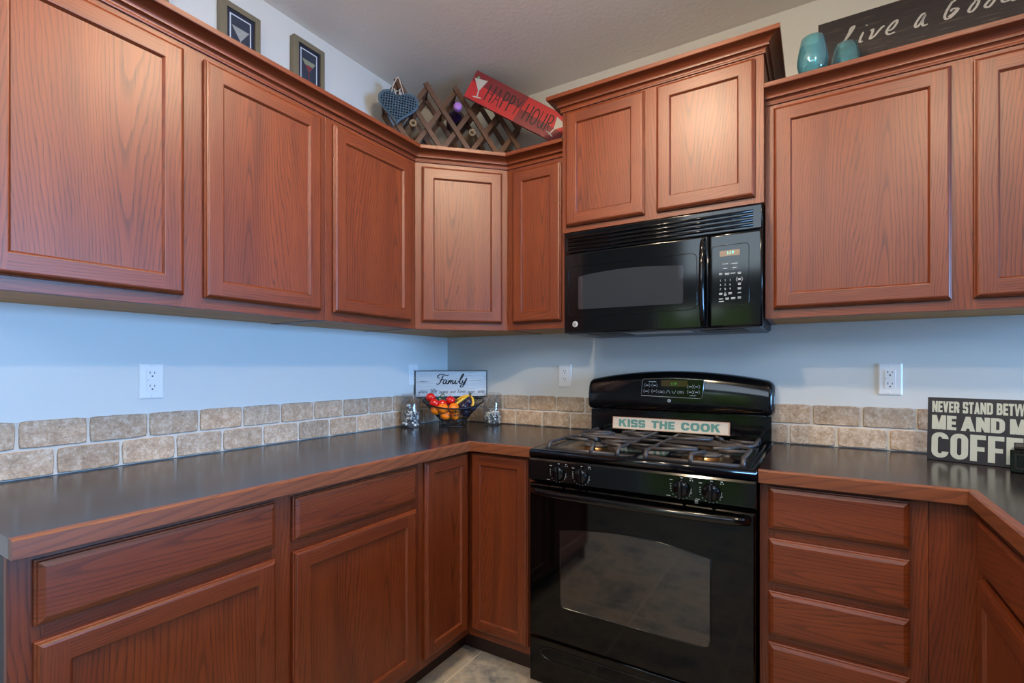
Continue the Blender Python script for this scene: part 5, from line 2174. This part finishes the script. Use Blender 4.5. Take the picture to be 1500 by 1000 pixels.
# ================================================================== FRUIT BASKET
BK = (0.224, -0.230)
bz = CT + 0.0006
BF_ = ((BK[0], BK[1], bz), (s2, s2, 0))       # a: across the corner, b: up, c: towards the room
WIRE = plain('black_wire', srgb(18, 17, 20), 0.35)
t = thing('fruit_basket', 'black wire basket holding fruit in the counter corner', 'fruit basket', (BK[0], BK[1], bz))
RA, RB, RH = 0.158, 0.118, 0.139
def ell(h, n=40, w=0.0):
    q = (h - 0.032) / (RH - 0.032)
    a_ = 0.068 + (RA - 0.068) * q
    b_ = 0.062 + (RB - 0.062) * q
    return [(a_ * math.cos(2 * PI * k / n), h - 0.042 * q * max(0, math.sin(2 * PI * k / n)), b_ * math.sin(2 * PI * k / n)) for k in range(n)]


mb = MB(*BF_)
mb.tube(ell(RH), 0.0042, 8, closed=True)
mb.build('rim', WIRE, t)
mb = MB(*BF_)
mb.tube(ell(0.085), 0.0013, 5, closed=True)
for k in range(14):          # scrolls on the sides
    for h in (0.058, 0.098):
        a0 = 2 * PI * (k + (0.5 if h > 0.07 else 0)) / 14
        cur = []
        q = (h - 0.032) / (RH - 0.032)
        a_, b_ = 0.068 + (RA - 0.068) * q, 0.062 + (RB - 0.062) * q
        for m_ in range(16):
            s_ = m_ / 15 * 2 * PI * 1.4
            rr = 0.016 - 0.009 * m_ / 15
            aa = a0 + rr * math.cos(s_) / ((a_ + b_) / 2)
            dip = 0.042 * q * max(0, math.sin(aa))
            k2 = 1 + rr * math.sin(s_) * 0.9 / (a_ + 0.03)
            cur.append((a_ * k2 * math.cos(aa), h - dip + rr * math.sin(s_), b_ * k2 * math.sin(aa)))
        mb.tube(cur, 0.0012, 5)
for k in range(28):
    a = 2 * PI * k / 28
    lo = ell(0.034, 28)[k]
    hi = ell(RH, 28)[k]
    mb.tube([lo, hi], 0.0014, 5)
mb.build('wire_sides', WIRE, t)
mb = MB(*BF_)
mb.tube(ell(0.034), 0.0026, 6, closed=True)
mb.tube([(0.072 * math.cos(2 * PI * k / 32), 0.003, 0.066 * math.sin(2 * PI * k / 32)) for k in range(32)], 0.0028, 6, closed=True)
for k in range(10):
    a0 = 2 * PI * k / 10
    cur = []
    for q in range(15):
        s_ = q / 14 * 2 * PI * 1.25
        rr = 0.0125 - 0.0045 * q / 14
        aa = a0 + rr * math.cos(s_) / 0.07
        cur.append((0.071 * math.cos(aa), 0.0185 + rr * math.sin(s_), 0.065 * math.sin(aa)))
    mb.tube(cur, 0.0014, 5)
mb.build('scroll_base', WIRE, t)
mb = MB(*BF_)
for k in range(-4, 5):
    w_ = math.sqrt(max(0.0, 1 - (k / 5) ** 2))
    mb.tube([(k * 0.0135, 0.034, -0.060 * w_), (k * 0.0135, 0.034, 0.060 * w_)], 0.0012, 4)
mb.build('wire_floor', WIRE, t)

TOM = plain('tomato_skin', srgb(206, 28, 20), 0.18, spec=0.6, var=0.06, vscale=30)
ORA = plain('mandarin_skin', srgb(246, 128, 22), 0.35, var=0.06, vscale=60)
PLU = plain('plum_skin', srgb(42, 34, 56), 0.3, var=0.25, vscale=40)
GRN = plain('green_stalk', srgb(58, 92, 58), 0.5)
TEALG = plain('dark_green_pepper_skin', srgb(28, 66, 58), 0.22)
BAN = plain('banana_skin', srgb(226, 178, 52), 0.45, var=0.1, vscale=50)
BANP = plain('banana_tip', srgb(70, 52, 34), 0.6)


def fruit_proto(kind, mat, r):
    t = thing(kind, '', kind)
    mb = MB()
    n = 9
    pr = []
    for k in range(n + 1):
        a = -PI / 2 + PI * k / n
        sq = 0.88 if kind == 'tomato' else 0.94
        dimple = 0.10 * r * math.exp(-((PI / 2 - a) / 0.35) ** 2)
        pr.append((max(0, r * math.cos(a)), r * sq * math.sin(a) - dimple))
    pr[0] = (0, pr[0][1])
    pr[-1] = (0, pr[-1][1])
    mb.lathe(pr, n=20)
    mb.build('fruit_body', mat, t)
    mb = MB()
    if kind == 'tomato':
        for k in range(5):
            a = 2 * PI * k / 5
            mb.tube([(0, r * 0.80, 0), (r * 0.3 * math.cos(a), r * 0.87, r * 0.3 * math.sin(a)), (r * 0.55 * math.cos(a), r * 0.80, r * 0.55 * math.sin(a))], [0.0022, 0.002, 0.0008], 5)
    mb.lathe([(0.0028, r * 0.78), (0.0024, r * 0.95), (0, r * 0.96)], n=8)
    mb.build('stalk', GRN if kind != 'plum' else BANP, t)
    return t


def drop(proto, used, a, h, c, rx, rz, label, group):
    o = proto if not used[0] else copy_tree(proto)
    used[0] = True
    o.location = MB(*BF_).P((a, h, c))
    o.rotation_euler = (rx, rz, rz * 2)
    o['label'] = label
    o['group'] = group
    return o


tp, us = fruit_proto('tomato', TOM, 0.0255), [False]
for (a, h, c, rx, rz, lab) in ((-0.118, 0.150, 0.030, -0.6, 0.3, 'tomato highest at the left rim of the basket'), (-0.100, 0.121, 0.052, -0.9, 0.1, 'tomato at left just under the highest tomato'),
                               (-0.060, 0.118, 0.060, -0.4, -0.5, 'tomato in the middle of the front row above the mandarins'), (-0.018, 0.134, 0.040, -0.5, 0.4, 'tomato nearest the banana stems')):
    drop(tp, us, a, h, c, rx, rz, lab, 'tomatoes in the basket')
op_, us = fruit_proto('mandarin', ORA, 0.0265), [False]
for (a, h, c, rx, rz, lab) in ((-0.060, 0.098, 0.078, 0.8, 0.2, 'mandarin top middle, in front of the tomatoes'), (-0.005, 0.099, 0.080, 1.0, 0.5, 'mandarin top right beside the plums'),
                               (-0.094, 0.089, 0.052, 0.4, 0.9, 'mandarin at the left end of the mandarins'), (-0.045, 0.062, 0.060, 0.2, 0.3, 'mandarin bottom left, low in the basket'),
                               (0.004, 0.060, 0.056, 0.9, 0.8, 'mandarin bottom right, low in the basket')):
    drop(op_, us, a, h, c, rx, rz, lab, 'mandarins in the basket')
pp, us = fruit_proto('plum', PLU, 0.025), [False]
for (a, h, c, rx, rz, lab) in ((0.046, 0.106, 0.072, 0.6, 0.4, 'dark plum beside the top right mandarin'), (0.070, 0.128, 0.055, 0.9, 0.1, 'dark plum highest, under the banana stem'),
                               (0.054, 0.075, 0.052, 0.2, 0.8, 'dark plum lowest in the basket'), (0.092, 0.101, 0.050, 1.2, 0.5, 'dark plum nearest the right side of the basket')):
    drop(pp, us, a, h, c, rx, rz, lab, 'plums in the basket')
loc = MB(*BF_).P((-0.066, 0.135, 0.005))
t = thing('green_pepper', 'small dark green pepper with curled stalk between the tomatoes', 'pepper', tuple(loc))
mb = MB(tuple(loc), (s2, s2, 0))
mb.lathe([(0, -0.024), (0.016, -0.020), (0.023, -0.004), (0.022, 0.010), (0.015, 0.017), (0.006, 0.014), (0, 0.013)], n=18)
mb.build('fruit_body', TEALG, t)
mb = MB(tuple(loc), (s2, s2, 0))
mb.tube([(0, 0.012, 0), (0.001, 0.022, 0.002), (0.007, 0.030, 0.003), (0.016, 0.031, 0.003), (0.021, 0.024, 0.004)], [0.0035, 0.003, 0.0028, 0.0026, 0.0024], 8)
mb.build('stalk', GRN, t)
loc = MB(*BF_).P((0.082, 0.155, 0.045))
t = thing('banana_bunch', 'small yellow banana bunch with dark stem arching over the plums', 'bananas', tuple(loc))
BNF = (tuple(loc), (s2, s2, 0))
for pth in ([(-0.002, 0.004, 0), (-0.022, -0.004, 0.012), (-0.045, -0.016, 0.022), (-0.068, -0.032, 0.028), (-0.082, -0.046, 0.026)],
            [(0.003, 0.003, 0), (0.012, -0.012, 0.016), (0.014, -0.032, 0.024), (0.008, -0.052, 0.024), (-0.002, -0.066, 0.020)],
            [(0.0, 0.004, -0.002), (-0.02, 0.002, -0.012), (-0.045, -0.008, -0.02), (-0.070, -0.022, -0.024)]):
    mb = MB(*BNF)
    n = len(pth)
    mb.tube(pth, [0.004] + [0.0062, 0.0076, 0.007, 0.0035][: n - 2] + [0.003], 7)
    mb.build('banana', BAN, t)
mb = MB(*BNF)
mb.tube([(0, -0.002, 0), (0.001, 0.010, -0.001), (0.004, 0.018, -0.002)], [0.0062, 0.0055, 0.006], 8)
mb.build('stem', BANP, t)

# ================================================================== SMALL BLACK APPLIANCE AT THE RIGHT EDGE
ANG = math.radians(-17)
APF = ((2.318, -0.292, CT + 0.0006), (math.cos(ANG), math.sin(ANG), 0))
t = thing('coffee_maker', 'black countertop appliance cut off by the right edge, before the coffee sign', 'small appliance', APF[0])
mb = MB(*APF)
mb.box((0, 0, -0.065), (0.16, 0.066, 0.0))
mb.build('base', BLACKP, t, bevel=0.003)
mb = MB(*APF)
mb.box((0.008, 0.0665, -0.062), (0.16, 0.078, -0.004))
mb.build('top', BLACKM, t, bevel=0.003)
mb = MB(*APF)
for lo, hi in (((0.010, 0.012, 0.0), (0.15, 0.016, 0.004)), ((0.010, 0.052, 0.0), (0.15, 0.056, 0.004)), ((0.010, 0.016, 0.0), (0.014, 0.052, 0.004))):
    mb.box(lo, hi)
mb.build('panel_rim', BLACKM, t)

for o in S.objects:
    if 'base' in o:
        del o['base']
